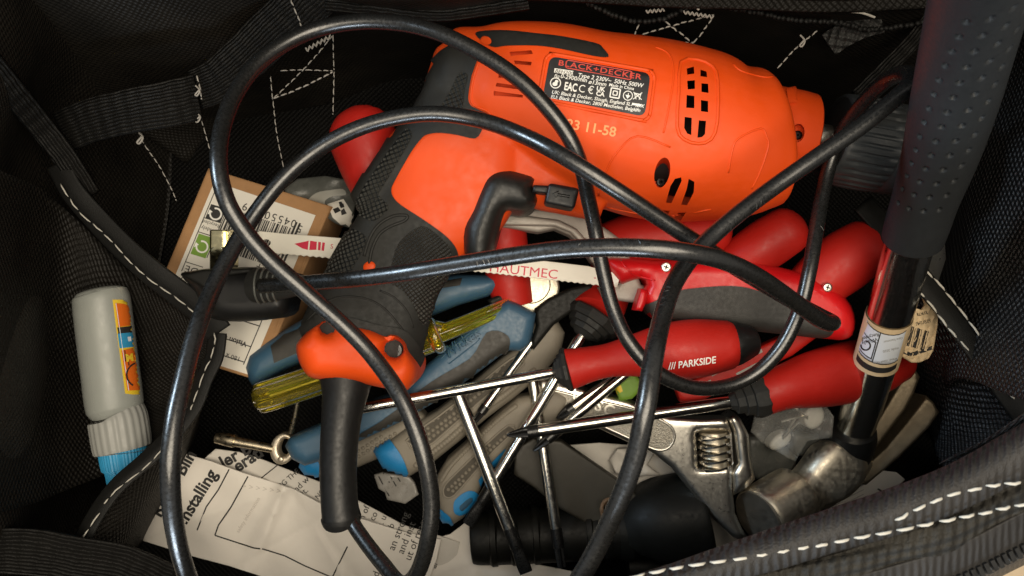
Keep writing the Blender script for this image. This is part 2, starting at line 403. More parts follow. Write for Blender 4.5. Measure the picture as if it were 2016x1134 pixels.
def patch(name, outline, proj, mat, parent=None, g=7, thick=.03, sm=0, holes=(), sharp=60, uvs=.01):
    if sm: outline = [tuple(p) for p in cr(outline, sm, True)]
    Vp, T, bd, d = fill(outline, g, holes)
    pos = [proj(float(a), float(b)) for a, b in Vp]
    ok = [p is not None for p in pos]
    T = [f for f in T if all(ok[i] for i in f)]
    T = [f for f in T if max((pos[f[i]] - pos[f[i - 1]]).length for i in range(3)) < .6]
    cnt = {(f[i], f[(i + 1) % 3]) for f in T for i in range(3)}; bd = [e for e in cnt if (e[1], e[0]) not in cnt]
    used = sorted({i for f in T for i in f}); mp = {a: b for b, a in enumerate(used)}
    T = [[mp[i] for i in f] for f in T]; bd = [(mp[a], mp[b]) for a, b in bd]
    top = [pos[i] for i in used]; eye = Vector((0, 0, H))
    V, F = solid(None, T, bd, top, lambda i: top[i] + (top[i] - eye).normalized() * thick)
    uv = [(V[i].x, V[i].y) for i in range(len(V))]
    return mk(name, V, F, mat, parent, uv=uv, sharp=sharp)
def bead_geo(pts, proj, r, closed=True, sm=4, n=6):
    pp = cr(pts, sm, closed) if sm else pts
    C = [proj(a, b) for a, b in pp]; C = [c for c in C if c is not None]
    if closed: C = C + [C[0], C[1]]
    return tube_geo(C, r, n, caps=not closed)[:2]
def bead(name, lists, proj, r, mat, parent, closed=True, sm=4, n=6, kind=None):
    return [mk(name, *bead_geo(p, proj, r, closed, sm, n), mat, parent, kind=kind) for p in lists][0]
FONTC = {}
def glyphs(s, bold=0, shear=0, space=1, align='LEFT'):
    key = (s, bold, shear, space, align)
    if key in FONTC: return FONTC[key]
    cu = bpy.data.curves.new('t', 'FONT'); cu.body = s; cu.size = 1; cu.offset = bold; cu.shear = shear; cu.space_character = space
    cu.align_x = align; cu.resolution_u = 3
    ob = bpy.data.objects.new('t', cu); COL.objects.link(ob); dg = bpy.context.evaluated_depsgraph_get(); dg.update()
    me = bpy.data.meshes.new_from_object(ob.evaluated_get(dg))
    V = [(v.co.x, v.co.y) for v in me.vertices]; F = [list(p.vertices) for p in me.polygons]
    bpy.data.objects.remove(ob); bpy.data.curves.remove(cu); bpy.data.meshes.remove(me)
    FONTC[key] = (V, F); return V, F
def text_geo(s, u, v, size, ang, proj, bold=0, shear=0, space=1, align='LEFT', sx=1):
    V, F = glyphs(s, bold, shear, space, align); c, q = math.cos(math.radians(ang)), math.sin(math.radians(ang)); out = []
    ok = True
    for x, y in V:
        x *= sx * size; y *= size
        p = proj(u + x * c - y * q, v - (x * q + y * c))
        out.append(p)
    F2 = [f for f in F if all(out[i] is not None for i in f)]
    out = [p if p is not None else Vector((0, 0, -5)) for p in out]
    used = sorted({i for f in F2 for i in f}); mp = {a: b for b, a in enumerate(used)}
    return [out[i] for i in used], [[mp[i] for i in f] for f in F2]
def up_faces(V, F):
    o = []
    for f in F:
        n = (V[f[1]] - V[f[0]]).cross(V[f[2]] - V[f[0]]); o.append(f if n.z >= 0 else f[::-1])
    return o
def lettering(items, proj, mat, parent, name='lettering', raised=0, **kw):
    """items: (string, u, v, size, angle[, options])"""
    g = []
    for it in items:
        o = dict(kw); o.update(it[5] if len(it) > 5 else {}); g.append(text_geo(*it[:5], proj, **o))
    V, F = merge(g); F = up_faces(V, F)
    if raised: V, F = thicken(V, F, raised)
    return mk(name, V, F, mat, parent, smooth=False, kind='stuff' if len(items) > 1 or ' ' in items[0][0] else None)
def quads(name, polys, proj, mat, parent, g=12):
    """flat printed shapes lying on a surface"""
    g_ = []
    for p in polys:
        pp = densify(p, g); V = [proj(a, b) for a, b in pp]
        if any(x is None for x in V): continue
        g_.append((V, [list(range(len(V)))]))
    V, F = merge(g_); return mk(name, V, up_faces(V, F), mat, parent, smooth=False, kind='stuff' if len(polys) > 1 else None)
def line(a, b, wd):
    dx, dy = b[0] - a[0], b[1] - a[1]; l = math.hypot(dx, dy); nx, ny = -dy / l * wd / 2, dx / l * wd / 2
    return [(a[0] + nx, a[1] + ny), (b[0] + nx, b[1] + ny), (b[0] - nx, b[1] - ny), (a[0] - nx, a[1] - ny)]
def ell(cx, cy, rx, ry=None, ang=0, n=24):
    ry = ry or rx; c, s = math.cos(math.radians(ang)), math.sin(math.radians(ang))
    return [(cx + rx * math.cos(t) * c - ry * math.sin(t) * s, cy + rx * math.cos(t) * s + ry * math.sin(t) * c) for t in [2 * math.pi * k / n for k in range(n)]]
def arc(cx, cy, r, a0, a1, wd, n=18):
    A = [math.radians(a0 + (a1 - a0) * k / n) for k in range(n + 1)]
    return [[(cx + (r + wd / 2) * math.cos(A[i]), cy + (r + wd / 2) * math.sin(A[i])), (cx + (r + wd / 2) * math.cos(A[i + 1]), cy + (r + wd / 2) * math.sin(A[i + 1])),
             (cx + (r - wd / 2) * math.cos(A[i + 1]), cy + (r - wd / 2) * math.sin(A[i + 1])), (cx + (r - wd / 2) * math.cos(A[i]), cy + (r - wd / 2) * math.sin(A[i]))] for i in range(n)]
def rrect(pts4, r, n=5):
    """rounded version of a four-cornered plan outline"""
    out = []
    for i in range(4):
        p, a, b = (np.array(pts4[j % 4], float) for j in (i, i - 1, i + 1))
        p1 = p + (a - p) / np.linalg.norm(a - p) * r; p2 = p + (b - p) / np.linalg.norm(b - p) * r
        for k in range(n + 1):
            t = k / n; out.append(tuple((1 - t) ** 2 * p1 + 2 * t * (1 - t) * p + t * t * p2))
    return out
def evalmods(o):
    dg = bpy.context.evaluated_depsgraph_get(); dg.update()
    me = bpy.data.meshes.new_from_object(o.evaluated_get(dg))
    V = [v.co.copy() + LOC[o.name] for v in me.vertices]; F = [list(p.vertices) for p in me.polygons]; bpy.data.meshes.remove(me); return V, F
def prism(poly, zt, zb, su=0, sv=0):
    n = len(poly); V = [P(a - su, b - sv, zt) for a, b in poly] + [P(a + su, b + sv, zb) for a, b in poly]
    up = area2(poly) < 0
    F = [list(range(n)) if up else list(range(n))[::-1], [n + i for i in range(n)][::-1] if up else [n + i for i in range(n)]]
    for i in range(n):
        j = (i + 1) % n; q = [i, n + i, n + j, j]; F.append(q if up else q[::-1])
    return V, F
def dots_geo(pts, proj, r, seg=6):
    g = []
    for u, v in pts:
        c = proj(u, v)
        if c is None: continue
        c = c + Vector((0, 0, r * .25)); V, F = [c + Vector((0, 0, r * .8))], []
        for j, (rr, zz) in enumerate(((.62, .55), (1.0, -.3))):
            for k in range(seg):
                a = 2 * math.pi * k / seg; V.append(c + Vector((r * rr * math.cos(a), r * rr * math.sin(a), r * zz)))
        for k in range(seg):
            k2 = (k + 1) % seg; F.append([0, 1 + k, 1 + k2]); F.append([1 + k, 1 + seg + k, 1 + seg + k2, 1 + k2])
        g.append((V, F))
    return merge(g)
def sheet(name, rows, mat, parent=None, thick=0, wob=None, uvscale=1.0, sub=(4, 8), kind=None):
    """cloth through rows of (u, v, z) control points, finely divided"""
    A = [cr(r, sub[1]) for r in rows]; A = np.array(A); A = np.array([cr([A[i][j] for i in range(len(A))], sub[0]) for j in range(A.shape[1])])  # cols x rows x 3
    nc, nr = A.shape[0], A.shape[1]; V, UV = [], []
    Ps = [[P(*A[j][i]) for i in range(nr)] for j in range(nc)]
    for j in range(nc):
        for i in range(nr):
            p = Ps[j][i]
            if wob: p = p + wob(j / nc, i / nr, p)
            V.append(p)
    lu = np.zeros((nc, nr)); lv = np.zeros((nc, nr))
    for j in range(1, nc):
        lu[j] = lu[j - 1] + np.mean([(Ps[j][i] - Ps[j - 1][i]).length for i in range(nr)])
    for i in range(1, nr):
        lv[:, i] = lv[:, i - 1] + np.mean([(Ps[j][i] - Ps[j][i - 1]).length for j in range(nc)])
    UV = [(lu[j][i] * uvscale, lv[j][i] * uvscale) for j in range(nc) for i in range(nr)]
    F = [[j * nr + i, j * nr + i + 1, (j + 1) * nr + i + 1, (j + 1) * nr + i] for j in range(nc - 1) for i in range(nr - 1)]
    if sum(1 for f in F[:50] if (V[f[1]] - V[f[0]]).cross(V[f[2]] - V[f[0]]).z < 0) > 25: F = [f[::-1] for f in F]
    if thick:
        n = len(V); V2 = [p - Vector((0, 0, thick)) for p in V]; UV = UV + UV
        ring = [(j * nr) for j in range(nc)] + [(nc - 1) * nr + i for i in range(1, nr)] + [j * nr + nr - 1 for j in range(nc - 2, -1, -1)] + [i for i in range(nr - 2, 0, -1)]
        F = F + [[i + n for i in f[::-1]] for f in F] + [[ring[k], ring[(k + 1) % len(ring)], ring[(k + 1) % len(ring)] + n, ring[k] + n] for k in range(len(ring))]
        V = V + V2
    return mk(name, V, F, mat, parent, uv=UV, kind=kind)
def band(name, pts, w, mat, parent, thick=.06, sub=8, tw=0, wob=None):
    """flat tape along a path of (u, v, z), w pixels wide"""
    pp = cr(pts, sub); rows = [[], [], []]
    for i, p in enumerate(pp):
        a, b = pp[max(i - 1, 0)], pp[min(i + 1, len(pp) - 1)]; dx, dy = b[0] - a[0], b[1] - a[1]; l = math.hypot(dx, dy) or 1
        ww = w[0] + (w[1] - w[0]) * i / (len(pp) - 1) if isinstance(w, tuple) else w
        for k, s in enumerate((-.5, 0, .5)):
            rows[k].append((p[0] - dy / l * ww * s, p[1] + dx / l * ww * s, p[2] + (.05 if k == 1 else 0) + tw * s))
    return sheet(name, rows, mat, parent, thick=thick, sub=(4, 1), wob=wob)
def stitches(name, lists, mat, parent, r=.018, dash=.16, gap=.07, off=.02):
    """thread: short raised stitches along paths of (u, v, z)"""
    g = []
    for pts in lists:
        C = [P(*q) for q in cr(pts, 12)]; L = [0]
        for i in range(1, len(C)): L.append(L[-1] + (C[i] - C[i - 1]).length)
        def pos(s):
            i = int(np.searchsorted(L, s)); i = min(max(i, 1), len(C) - 1); t = (s - L[i - 1]) / max(L[i] - L[i - 1], 1e-9); return C[i - 1].lerp(C[i], min(max(t, 0), 1))
        s = 0
        while s < L[-1]:
            d = dash * random.uniform(.85, 1.15); e = min(s + d, L[-1]); m = (s + e) / 2
            a, b, c = pos(s), pos(m), pos(e); jit = Vector((random.uniform(-1, 1), random.uniform(-1, 1), 0)) * r * .5
            g.append(tube_geo([a + jit, a.lerp(b, .4) + Vector((0, 0, off)) + jit, b + Vector((0, 0, off * 1.3)), c.lerp(b, .4) + Vector((0, 0, off)) + jit, c + jit], [r * .5, r, r * 1.1, r, r * .5], 5)[:2]); s = e + gap
    V, F = merge(g); return mk(name, V, F, mat, parent, kind='stuff')
# ================================================================== the table and the bag
mk('tabletop', [P(u, v, -5.7) for u, v in ((-1500, 2300), (3600, 2300), (3600, -1200), (-1500, -1200))], [[0, 1, 2, 3]], MT['wood'], kind='structure')
bag = thing('tool_bag', 'open black fabric tool bag with white stitching that holds all the tools', 'tool bag', P(1008, 567, -5.6))
def folds(seed, amp):
    rs = np.random.RandomState(seed); Kx = [(rs.uniform(.5, 1.6), rs.uniform(.5, 1.6), rs.uniform(0, 6), rs.uniform(.5, 1)) for _ in range(6)]
    def f(a, b, p):
        s = 0
        for kx, ky, ph, am in Kx: s += am * math.sin(kx * p.x + ky * p.y * .9 + .5 * kx * p.z + ph)
        d = Vector((p.x, p.y, 0)); d = d.normalized() if d.length > .1 else Vector((0, 0, 1))
        return -d * (s * amp) + Vector((0, 0, s * amp * .4))
    return f
# floor
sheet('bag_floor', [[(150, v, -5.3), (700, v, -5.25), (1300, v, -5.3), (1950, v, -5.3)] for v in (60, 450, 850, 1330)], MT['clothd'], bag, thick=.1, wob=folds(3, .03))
# walls: left, top, right (each a sewn panel of its own)
sheet('side_panel', [[(-420, 1350, 4.6), (-330, 900, 4.7), (-330, 500, 4.8), (-300, 100, 4.9), (-250, -230, 5.0)],
                     [(-60, 1320, 1.5), (-30, 900, 1.4), (-20, 560, 1.4), (-10, 200, 1.5), (0, -150, 1.8)],
                     [(110, 1280, -1.6), (120, 900, -1.8), (110, 600, -1.9), (120, 320, -1.7), (160, -40, -1.2)],
                     [(260, 1230, -5.3), (270, 900, -5.3), (290, 600, -5.3), (330, 360, -5.3), (420, 150, -5.3)]], MT['cloth'], bag, thick=.1, wob=folds(11, .2), sub=(14, 14))
sheet('back_panel', [[(-280, -300, 4.9), (300, -210, 5.0), (900, -190, 5.0), (1500, -190, 5.0), (2300, -240, 5.0)],
                     [(-100, -120, 1.9), (400, -70, 1.7), (950, -40, 1.6), (1500, -40, 1.6), (2150, -60, 1.9)],
                     [(100, 120, -1.5), (480, 80, -1.6), (950, 50, -1.6), (1450, 70, -1.6), (1960, 110, -1.3)],
                     [(360, 320, -5.3), (600, 200, -5.3), (1000, 170, -5.3), (1450, 190, -5.3), (1800, 260, -5.3)]], MT['cloth'], bag, thick=.1, wob=folds(5, .12), sub=(14, 14))
sheet('side_panel', [[(2360, -260, 4.9), (2330, 150, 4.8), (2300, 480, 4.7), (2250, 800, 4.6)],
                     [(2110, -120, 2.1), (2090, 200, 2.0), (2070, 500, 1.9), (2080, 800, 2.2)],
                     [(1960, 60, -1.3), (1930, 250, -1.4), (1900, 500, -1.6), (1930, 760, -1.2)],
                     [(1790, 230, -5.3), (1800, 400, -5.3), (1815, 620, -5.3), (1830, 900, -5.3)]], MT['clothr'], bag, thick=.1, wob=folds(21, .2), sub=(14, 14))
# front wall (nearest the lens at the lower right), rolled over at the rim
sheet('front_panel', [[(-400, 1480, 4.0), (300, 1420, 4.2), (900, 1300, 4.3), (1250, 1140, 4.3), (1500, 1062, 4.3), (1760, 985, 4.4), (2016, 855, 4.5), (2260, 760, 4.6)],
                      [(-100, 1450, .5), (400, 1380, .6), (900, 1290, .6), (1250, 1150, .4), (1500, 1078, .2), (1740, 1010, .2), (1930, 900, .2), (2080, 830, .6)],
                      [(200, 1300, -5.3), (500, 1290, -5.3), (850, 1260, -5.3), (1200, 1160, -5.3), (1480, 1090, -5.3), (1680, 1030, -5.3), (1800, 960, -5.3), (1850, 900, -5.3)]], MT['cloth'], bag, thick=.1, sub=(12, 10), wob=folds(31, .02))
rimL = [(900, 1300, 4.25), (1180, 1168, 4.25), (1300, 1122, 4.3), (1480, 1058, 4.3), (1620, 1010, 4.35), (1750, 966, 4.4), (1880, 914, 4.45), (2016, 838, 4.5), (2200, 745, 4.6)]
def off(pts, dv, z, du=0): return [(u + du, v + dv * (.62 + .38 * min(1, max(0, (u - 1180) / 800))), z) for u, v, _ in pts]
sheet('rim_binding', [off(rimL, 0, 4.3), off(rimL, 10, 4.72), off(rimL, 50, 4.95), off(rimL, 92, 4.86), off(rimL, 112, 4.6)], MT['rim'], bag, thick=.08, sub=(8, 14))
sheet('rim_flap', [off(rimL, 104, 4.74), off(rimL, 135, 4.80), off(rimL, 176, 4.62)], MT['rim2'], bag, thick=.06, sub=(8, 14), wob=lambda a, b, p: Vector((0, 0, .03 * math.sin(p.x * 4.1 + p.y))))
sheet('zip_tape', [off(rimL, 170, 4.66), off(rimL, 205, 4.60), off(rimL, 246, 4.50)], MT['zip'], bag, thick=.05, sub=(6, 14))
sheet('outer_panel', [off(rimL, 240, 4.45), off(rimL, 262, 4.2), off(rimL, 268, 2.5), off(rimL, 275, -5.5)], MT['clothr'], bag, thick=.06, sub=(8, 10))
# zip teeth
g = []
zl = cr([(u, v, z) for u, v, z in off(rimL, 243, 4.56)], 60); C = [P(*q) for q in zl]; L = 0; nxt = 0
for i in range(1, len(C)):
    L += (C[i] - C[i - 1]).length
    if L >= nxt and C[i].y > -6:
        nxt = L + .085; t = (C[i] - C[i - 1]).normalized(); s = Vector((-t.y, t.x, 0)); c = C[i]
        V = [c + t * (x * .028) + s * (y * .075) + Vector((0, 0, z * .035)) for z in (-1, 1) for x, y in ((-1, -1), (1, -1), (1, 1), (-1, 1))]
        g.append((V, [[3, 2, 1, 0], [4, 5, 6, 7], [0, 1, 5, 4], [1, 2, 6, 5], [2, 3, 7, 6], [3, 0, 4, 7]]))
V, F = merge(g); mk('zip_teeth', V, F, MT['blackpl'], bag, smooth=False, kind='stuff')
st1 = [(1762, 1024, 4.93), (1810, 997, 4.94), (1870, 972, 4.93), (1940, 957, 4.92), (2030, 948, 4.91)]
st2 = [(1200, 1146, 4.86), (1330, 1116, 4.88), (1480, 1094, 4.90), (1640, 1066, 4.90), (1820, 1032, 4.88), (2030, 988, 4.88)]
stitches('rim_stitching', [st1, st2], MT['thread'], bag, r=.021, dash=.21, gap=.06, off=.035)
# ---- left pocket, its curved mouth edged with tape
A = [(112, 322, -.3), (140, 375, -.3), (185, 428, -.35), (245, 490, -.35), (300, 538, -.35), (355, 580, -.4), (400, 615, -.4), (430, 655, -.5)]
B = [(430, 655, -.5), (424, 700, -.5), (402, 745, -.4), (378, 800, -.3), (335, 856, -.1), (285, 906, .1), (236, 950, .25), (203, 992, .35), (170, 1052, .4), (146, 1120, .4), (130, 1190, .4)]
sheet('pocket_panel', [[(-80, 300, 2.9), (10, 340, 1.3), (80, 372, -.1), (150, 430, -1.0), (250, 530, -1.25), (350, 610, -1.2), (418, 668, -1.1)],
                       [(-90, 640, 2.9), (0, 660, 1.4), (60, 675, .1), (115, 690, -1.1), (200, 735, -2.0), (310, 760, -1.55), (402, 745, -1.2)],
                       [(-90, 1040, 2.9), (0, 1010, 1.5), (70, 990, .3), (130, 965, -.8), (215, 930, -1.75), (290, 880, -1.4), (350, 840, -.9)]], MT['pocket'], bag, thick=.06, sub=(10, 10), wob=folds(41, .07))
sheet('pocket_panel', [[(432, 660, -.52), (420, 710, -.5), (398, 765, -.42), (335, 860, -.12), (236, 955, .22), (175, 1050, .36), (140, 1150, .38)],
                       [(425, 700, -1.4), (408, 760, -1.3), (388, 820, -1.2), (350, 900, -1.0), (285, 990, -.8), (230, 1080, -.5), (190, 1170, -.2)],
                       [(420, 720, -2.9), (402, 790, -2.9), (384, 860, -2.9), (350, 930, -2.9), (298, 1030, -2.8), (262, 1110, -2.4), (235, 1200, -2.0)]], MT['pocket'], bag, thick=.06, sub=(10, 10), wob=folds(43, .025))
band('pocket_edging', A, (44, 52), MT['binding'], bag, thick=.08, tw=-.12, wob=folds(45, .02))
band('pocket_edging', B, (34, 30), MT['binding'], bag, thick=.08, tw=-.12, wob=folds(46, .02))
stitches('pocket_stitching', [[(120, 362, -.2), (152, 412, -.2), (190, 447, -.2), (222, 476, -.2), (252, 510, -.2), (292, 548, -.2), (345, 585, -.2), (394, 624, -.25)],
                              [(422, 655, -.35), (425, 668, -.35), (416, 705, -.35), (404, 728, -.35), (390, 768, -.3), (375, 808, -.2)],
                              [(322, 882, .1), (284, 922, .22), (232, 962, .4), (206, 992, .46)], [(196, 1010, .5), (168, 1052, .52), (150, 1090, .52), (141, 1116, .52)]],
         MT['thread'], bag, r=.014, dash=.27, gap=.05)
band('pocket_hem', [(-60, 1085, 1.2), (60, 1088, 1.0), (150, 1104, .8), (240, 1120, .5), (330, 1160, .2)], 90, MT['web'], bag, thick=.08)
sheet('pocket_panel', [[(1700, 420, -1.5), (1800, 530, -.6), (1880, 600, -.3), (1950, 690, -.1), (2030, 790, .1)],
                       [(1730, 560, -2.0), (1800, 640, -1.6), (1870, 720, -1.2), (1930, 790, -.8), (1990, 850, -.2)],
                       [(1760, 680, -4.0), (1800, 760, -3.6), (1830, 850, -3.0), (1850, 910, -2.2), (1890, 960, -1.0)]], MT['clothr'], bag, thick=.06, sub=(10, 10), wob=folds(51, .04))
band('pocket_edging', [(1700, 400, -1.3), (1760, 470, -.9), (1812, 545, -.38), (1868, 612, -.2), (1925, 690, -.02), (1985, 775, .12), (2040, 850, .2)], (40, 44), MT['binding'], bag, thick=.08, tw=.15, wob=folds(52, .02))
stitches('pocket_stitching', [[(1795, 562, -.28), (1830, 598, -.2), (1862, 640, -.1), (1905, 690, 0), (1945, 735, .1), (1996, 786, .22)], [(1812, 524, -.4), (1850, 562, -.3), (1905, 630, -.1), (1960, 705, .1), (2016, 765, .2)]], MT['thread'], bag, r=.02, dash=.3, gap=.03)
sheet('inner_flap', [[(1850, 915, 1.0), (1925, 885, 1.7), (2016, 835, 2.6), (2120, 780, 3.4)], [(1880, 898, 1.3), (1945, 865, 2.0), (2030, 810, 2.8), (2130, 755, 3.5)], [(1920, 890, 1.1), (1965, 855, 1.6), (2045, 795, 2.2), (2150, 725, 2.9)]], MT['webmesh'], bag, thick=.05, sub=(8, 10))
# ---- webbing loops, edging and threads on the far wall
band('webbing_loop', [(120, 262, -.5), (180, 236, -.2), (250, 218, -.05), (320, 206, -.1), (390, 192, -.4)], (82, 90), MT['web'], bag, thick=.07, wob=folds(61, .02))
band('webbing_loop', [(385, 178, -.6), (430, 158, -.5), (480, 115, -.35), (530, 66, -.2), (590, 10, .1), (640, -40, .4)], (78, 110), MT['web'], bag, thick=.07, wob=folds(62, .02))
band('webbing_edge', [(-60, 80, 2.3), (10, 165, 1.3), (80, 250, .2), (130, 315, -.2), (175, 385, -.5)], (52, 40), MT['web'], bag, thick=.12)
band('webbing_edge', [(640, 6, .4), (760, 18, .3), (860, 28, .2), (950, 18, .3), (1040, 4, .6)], 26, MT['web'], bag, thick=.08)
band('webbing_edge', [(1690, 190, -.8), (1740, 140, -.5), (1785, 95, -.2), (1830, 40, .2)], 30, MT['web'], bag, thick=.08)
band('webbing_tab', [(1632, 88, -.4), (1665, 66, -.2), (1700, 50, -.1), (1736, 40, -.1)], 48, MT['webmesh'], bag, thick=.06)
cordl = [(1130, -6, .7), (1165, 10, .5), (1205, 30, .35), (1255, 43, .3), (1305, 38, .3), (1352, 18, .4), (1400, 12, .45), (1470, 22, .4), (1540, 36, .35), (1595, 42, .3), (1650, 45, .2), (1700, 58, .1), (1760, 55, .1), (1820, 44, .2), (1860, 30, .3)]
stitches('edge_cord', [cordl], MT['binding'], bag, r=.05, dash=.07, gap=.02, off=.02)
band('top_fold', [(1040, -30, 1.0), (1250, -18, .8), (1450, -14, .8), (1650, -4, .8), (1860, -14, .9)], 56, MT['pocket'], bag, thick=.08, wob=folds(64, .02))
T0 = -.9
def onwall(pts, z): return [(u, v, z) for u, v in pts]
thr = [onwall([(656, 68), (658, 138)], -.55), onwall([(538, 195), (600, 135), (656, 70)], -.55), onwall([(552, 140), (600, 138), (656, 140)], -.55), onwall([(658, 140), (656, 225)], -.7),
       onwall([(533, 150), (538, 200), (545, 260), (560, 335)], -.7), onwall([(272, 255), (285, 285), (310, 320), (335, 365), (348, 395)], -.9), onwall([(388, 205), (400, 245), (415, 300)], -.7)]
stitches('thread_lines', thr, MT['threaddim'], bag, r=.011, dash=.14, gap=.03)
stitches('box_stitching', [onwall([(538, 195), (596, 172), (656, 142)], -.5), onwall([(572, 0), (582, 22), (594, 52)], .2), onwall([(388, 148), (394, 172), (398, 196)], -.1),
                           onwall([(1248, 74), (1320, 52), (1405, 30)], .0), onwall([(1248, 74), (1305, 80), (1364, 86)], .0), onwall([(1364, 86), (1384, 62), (1405, 32)], .0),
                           onwall([(1248, 74), (1254, 56), (1260, 46)], .1), onwall([(1308, 42), (1336, 64), (1364, 86)], .05), onwall([(1530, 135), (1562, 100), (1595, 72), (1610, 58)], -.1)], MT['threaddim'], bag, r=.015, dash=.13, gap=.03)
zz = []
for i in range(13): zz.append((602 + i * 4, 98 - i * 2.2 + (5 if i % 2 else -4), -.45))
zz2 = [(1346 + i * 4.2, 24 + i * .7 + (3 if i % 2 else -3), .5) for i in range(15)]; zz3 = [(1272 + i * 4, 23 - i * .4 + (3 if i % 2 else -3), .5) for i in range(10)]
tube('bar_tack', zz, 1.6, MT['threaddim'], bag, n=5, sm=3); tube('bar_tack', zz2, 1.6, MT['threaddim'], bag, n=5, sm=3); tube('bar_tack', zz3, 1.6, MT['threaddim'], bag, n=5, sm=3)
tube('loose_thread', [(1598, 24, .7), (1606, 20, .72), (1640, 23, .72), (1690, 24, .7), (1722, 34, .6)], 2.2, MT['thread'], bag, n=6)
tube('loose_thread', [(1372, 18, .7), (1378, 12, .72), (1384, 6, .75)], 4.2, MT['thread'], bag, n=6)
for (a, b, z, s) in ((277, 272, -.6, 1), (391, 232, -.4, .8), (390, 180, 0, .8), (1581, 82, .1, .9)):
    tube('thread_knot', [(a - 6 * s, b - 14 * s, z), (a + 4 * s, b - 2 * s, z + .05), (a - 2 * s, b + 10 * s, z + .04), (a - 7 * s, b + 8 * s, z + .02), (a + 2 * s, b - 3 * s, z + .05)], 1.9 * s, MT['threaddim'], bag, n=6)
# ================================================================== the power drill
drill = thing('power_drill', 'orange and black corded power drill lying across the top of the tool pile', 'power drill', P(1000, 400, -1.5))
ZB = -.35
def part_mesh(name, secs, **kw):
    V, F, UV = loft_geo(secs, **kw); return V, F
body_secs = [(893, 150, ZB, 92, .95, 2.3), (935, 158, ZB, 100, .98, 2.3), (985, 168, ZB, 118, 1.0, 2.4), (1078, 192, ZB, 138, 1.0, 2.4), (1165, 226, ZB, 157, .98, 2.3), (1268, 255, ZB, 172, .94, 2.2), (1370, 272, ZB, 166, .95, 2.2), (1440, 281, ZB, 150, 1.0, 2.1), (1495, 276, ZB, 138, 1.0, 2.1), (1514, 273, ZB, 131, 1.0, 2.1)]
neck_secs = [(985, 268, ZB, 80, .8, 2.4), (1050, 340, ZB, 66, .9, 2.4), (1120, 368, ZB, 56, 1.0, 2.3), (1190, 385, ZB, 52, 1.0, 2.2)]
hand_secs = [(925, 190, ZB, 80, 1.0, 2.6), (912, 290, ZB, 128, .66, 2.8), (880, 375, ZB, 132, .58, 2.9), (812, 460, ZB, 108, .68, 2.7), (768, 530, ZB, 108, .68, 2.5), (735, 605, ZB, 116, .66, 2.5), (712, 672, ZB, 122, .68, 2.5)]
back_secs = [(905, 120, ZB, 50, 1.5, 2.4), (872, 235, ZB, 58, 1.3, 2.4), (805, 320, ZB, 58, 1.2, 2.4), (735, 410, ZB, 50, 1.2, 2.4)]
V, F = merge([part_mesh('a', body_secs, n=48, steps=8, r0=.35, r1=.12), part_mesh('b', neck_secs, n=32, steps=6), part_mesh('c', hand_secs, n=40, steps=8, r1=.45), part_mesh('d', back_secs, n=28, steps=6, r0=.2, r1=.2)])
tmp = mk('tmp', V, F, MT['orange'], drill)
md = tmp.modifiers.new('r', 'REMESH'); md.mode = 'VOXEL'; md.voxel_size = .05; md.adaptivity = 0
sm_ = tmp.modifiers.new('s', 'SMOOTH'); sm_.factor = .5; sm_.iterations = 8
# openings: fan grille, side grille, louvres, screw holes
grille = [[(1352, 135), (1366, 131), (1367, 145), (1353, 147)], [(1353, 159), (1368, 158), (1368, 175), (1354, 176)], [(1352, 187), (1367, 189), (1367, 213), (1351, 212)], [(1348, 230), (1362, 232), (1361, 266), (1353, 263), (1347, 252)],
          [(1379, 137), (1391, 141), (1392, 152), (1379, 150)], [(1381, 164), (1394, 165), (1395, 183), (1381, 181)], [(1380, 197), (1394, 199), (1394, 221), (1380, 219)], [(1376, 237), (1390, 238), (1388, 264), (1382, 270), (1373, 271)]]
side = [[(1329, 352), (1341, 349), (1342, 356), (1322, 400), (1311, 399), (1320, 366)], [(1356, 352), (1367, 358), (1366, 378), (1353, 404), (1341, 403), (1352, 372)], [(1306, 414), (1318, 416), (1310, 430), (1297, 427)], [(1335, 419), (1350, 419), (1340, 434), (1324, 433)]]
louv = [[(1003, 102), (1046, 99), (1049, 106), (1006, 110)], [(1012, 119), (1047, 122), (1045, 129), (1014, 126)], [(982, 145), (1010, 147), (1008, 155), (981, 153)], [(978, 163), (1022, 169), (1020, 176), (976, 170)], [(972, 179), (1030, 187), (1029, 192), (972, 188)]]
holes = [ell(1303, 343, 16, 31, 12), ell(1010, 300, 1)]
cut = [prism(p, 2.2, -.5) for p in grille + side] + [prism(p, 2.2, .62) for p in louv] + [prism(ell(1303, 343, 15, 28, 12), 1.4, .1, -2, 9)]
V2, F2 = merge(cut); cutter = mk('cut', V2, F2, MT['dark'], drill)
bo = tmp.modifiers.new('b', 'BOOLEAN'); bo.object = cutter; bo.operation = 'DIFFERENCE'; bo.solver = 'EXACT'
V, F = evalmods(tmp)
bpy.data.objects.remove(tmp); bpy.data.objects.remove(cutter)
black_poly = [(950, 251), (948, 258), (935, 273), (900, 266), (868, 262), (848, 264), (833, 271), (812, 298), (790, 335), (776, 362), (772, 374), (775, 388), (790, 404), (830, 430), (870, 458), (890, 477), (899, 492), (903, 506), (925, 560), (900, 640), (850, 760), (640, 780), (560, 720), (590, 600), (640, 470), (720, 320), (800, 220), (850, 120), (905, 85), (941, 108), (930, 150), (924, 185), (924, 200), (930, 210), (954, 219), (962, 224), (966, 238)]
bp = cr(black_poly, 3, True)
C = np.array([(sum((V[i] for i in f), Vector()) / len(f)) for f in F]); kz = (H - C[:, 2]) / H / 100
qx, qy = C[:, 0] / kz + 1008, -C[:, 1] / kz + 567
inb = inside([tuple(p) for p in bp], qx, qy) & (pdist([tuple(p) for p in bp], qx, qy) > 7)
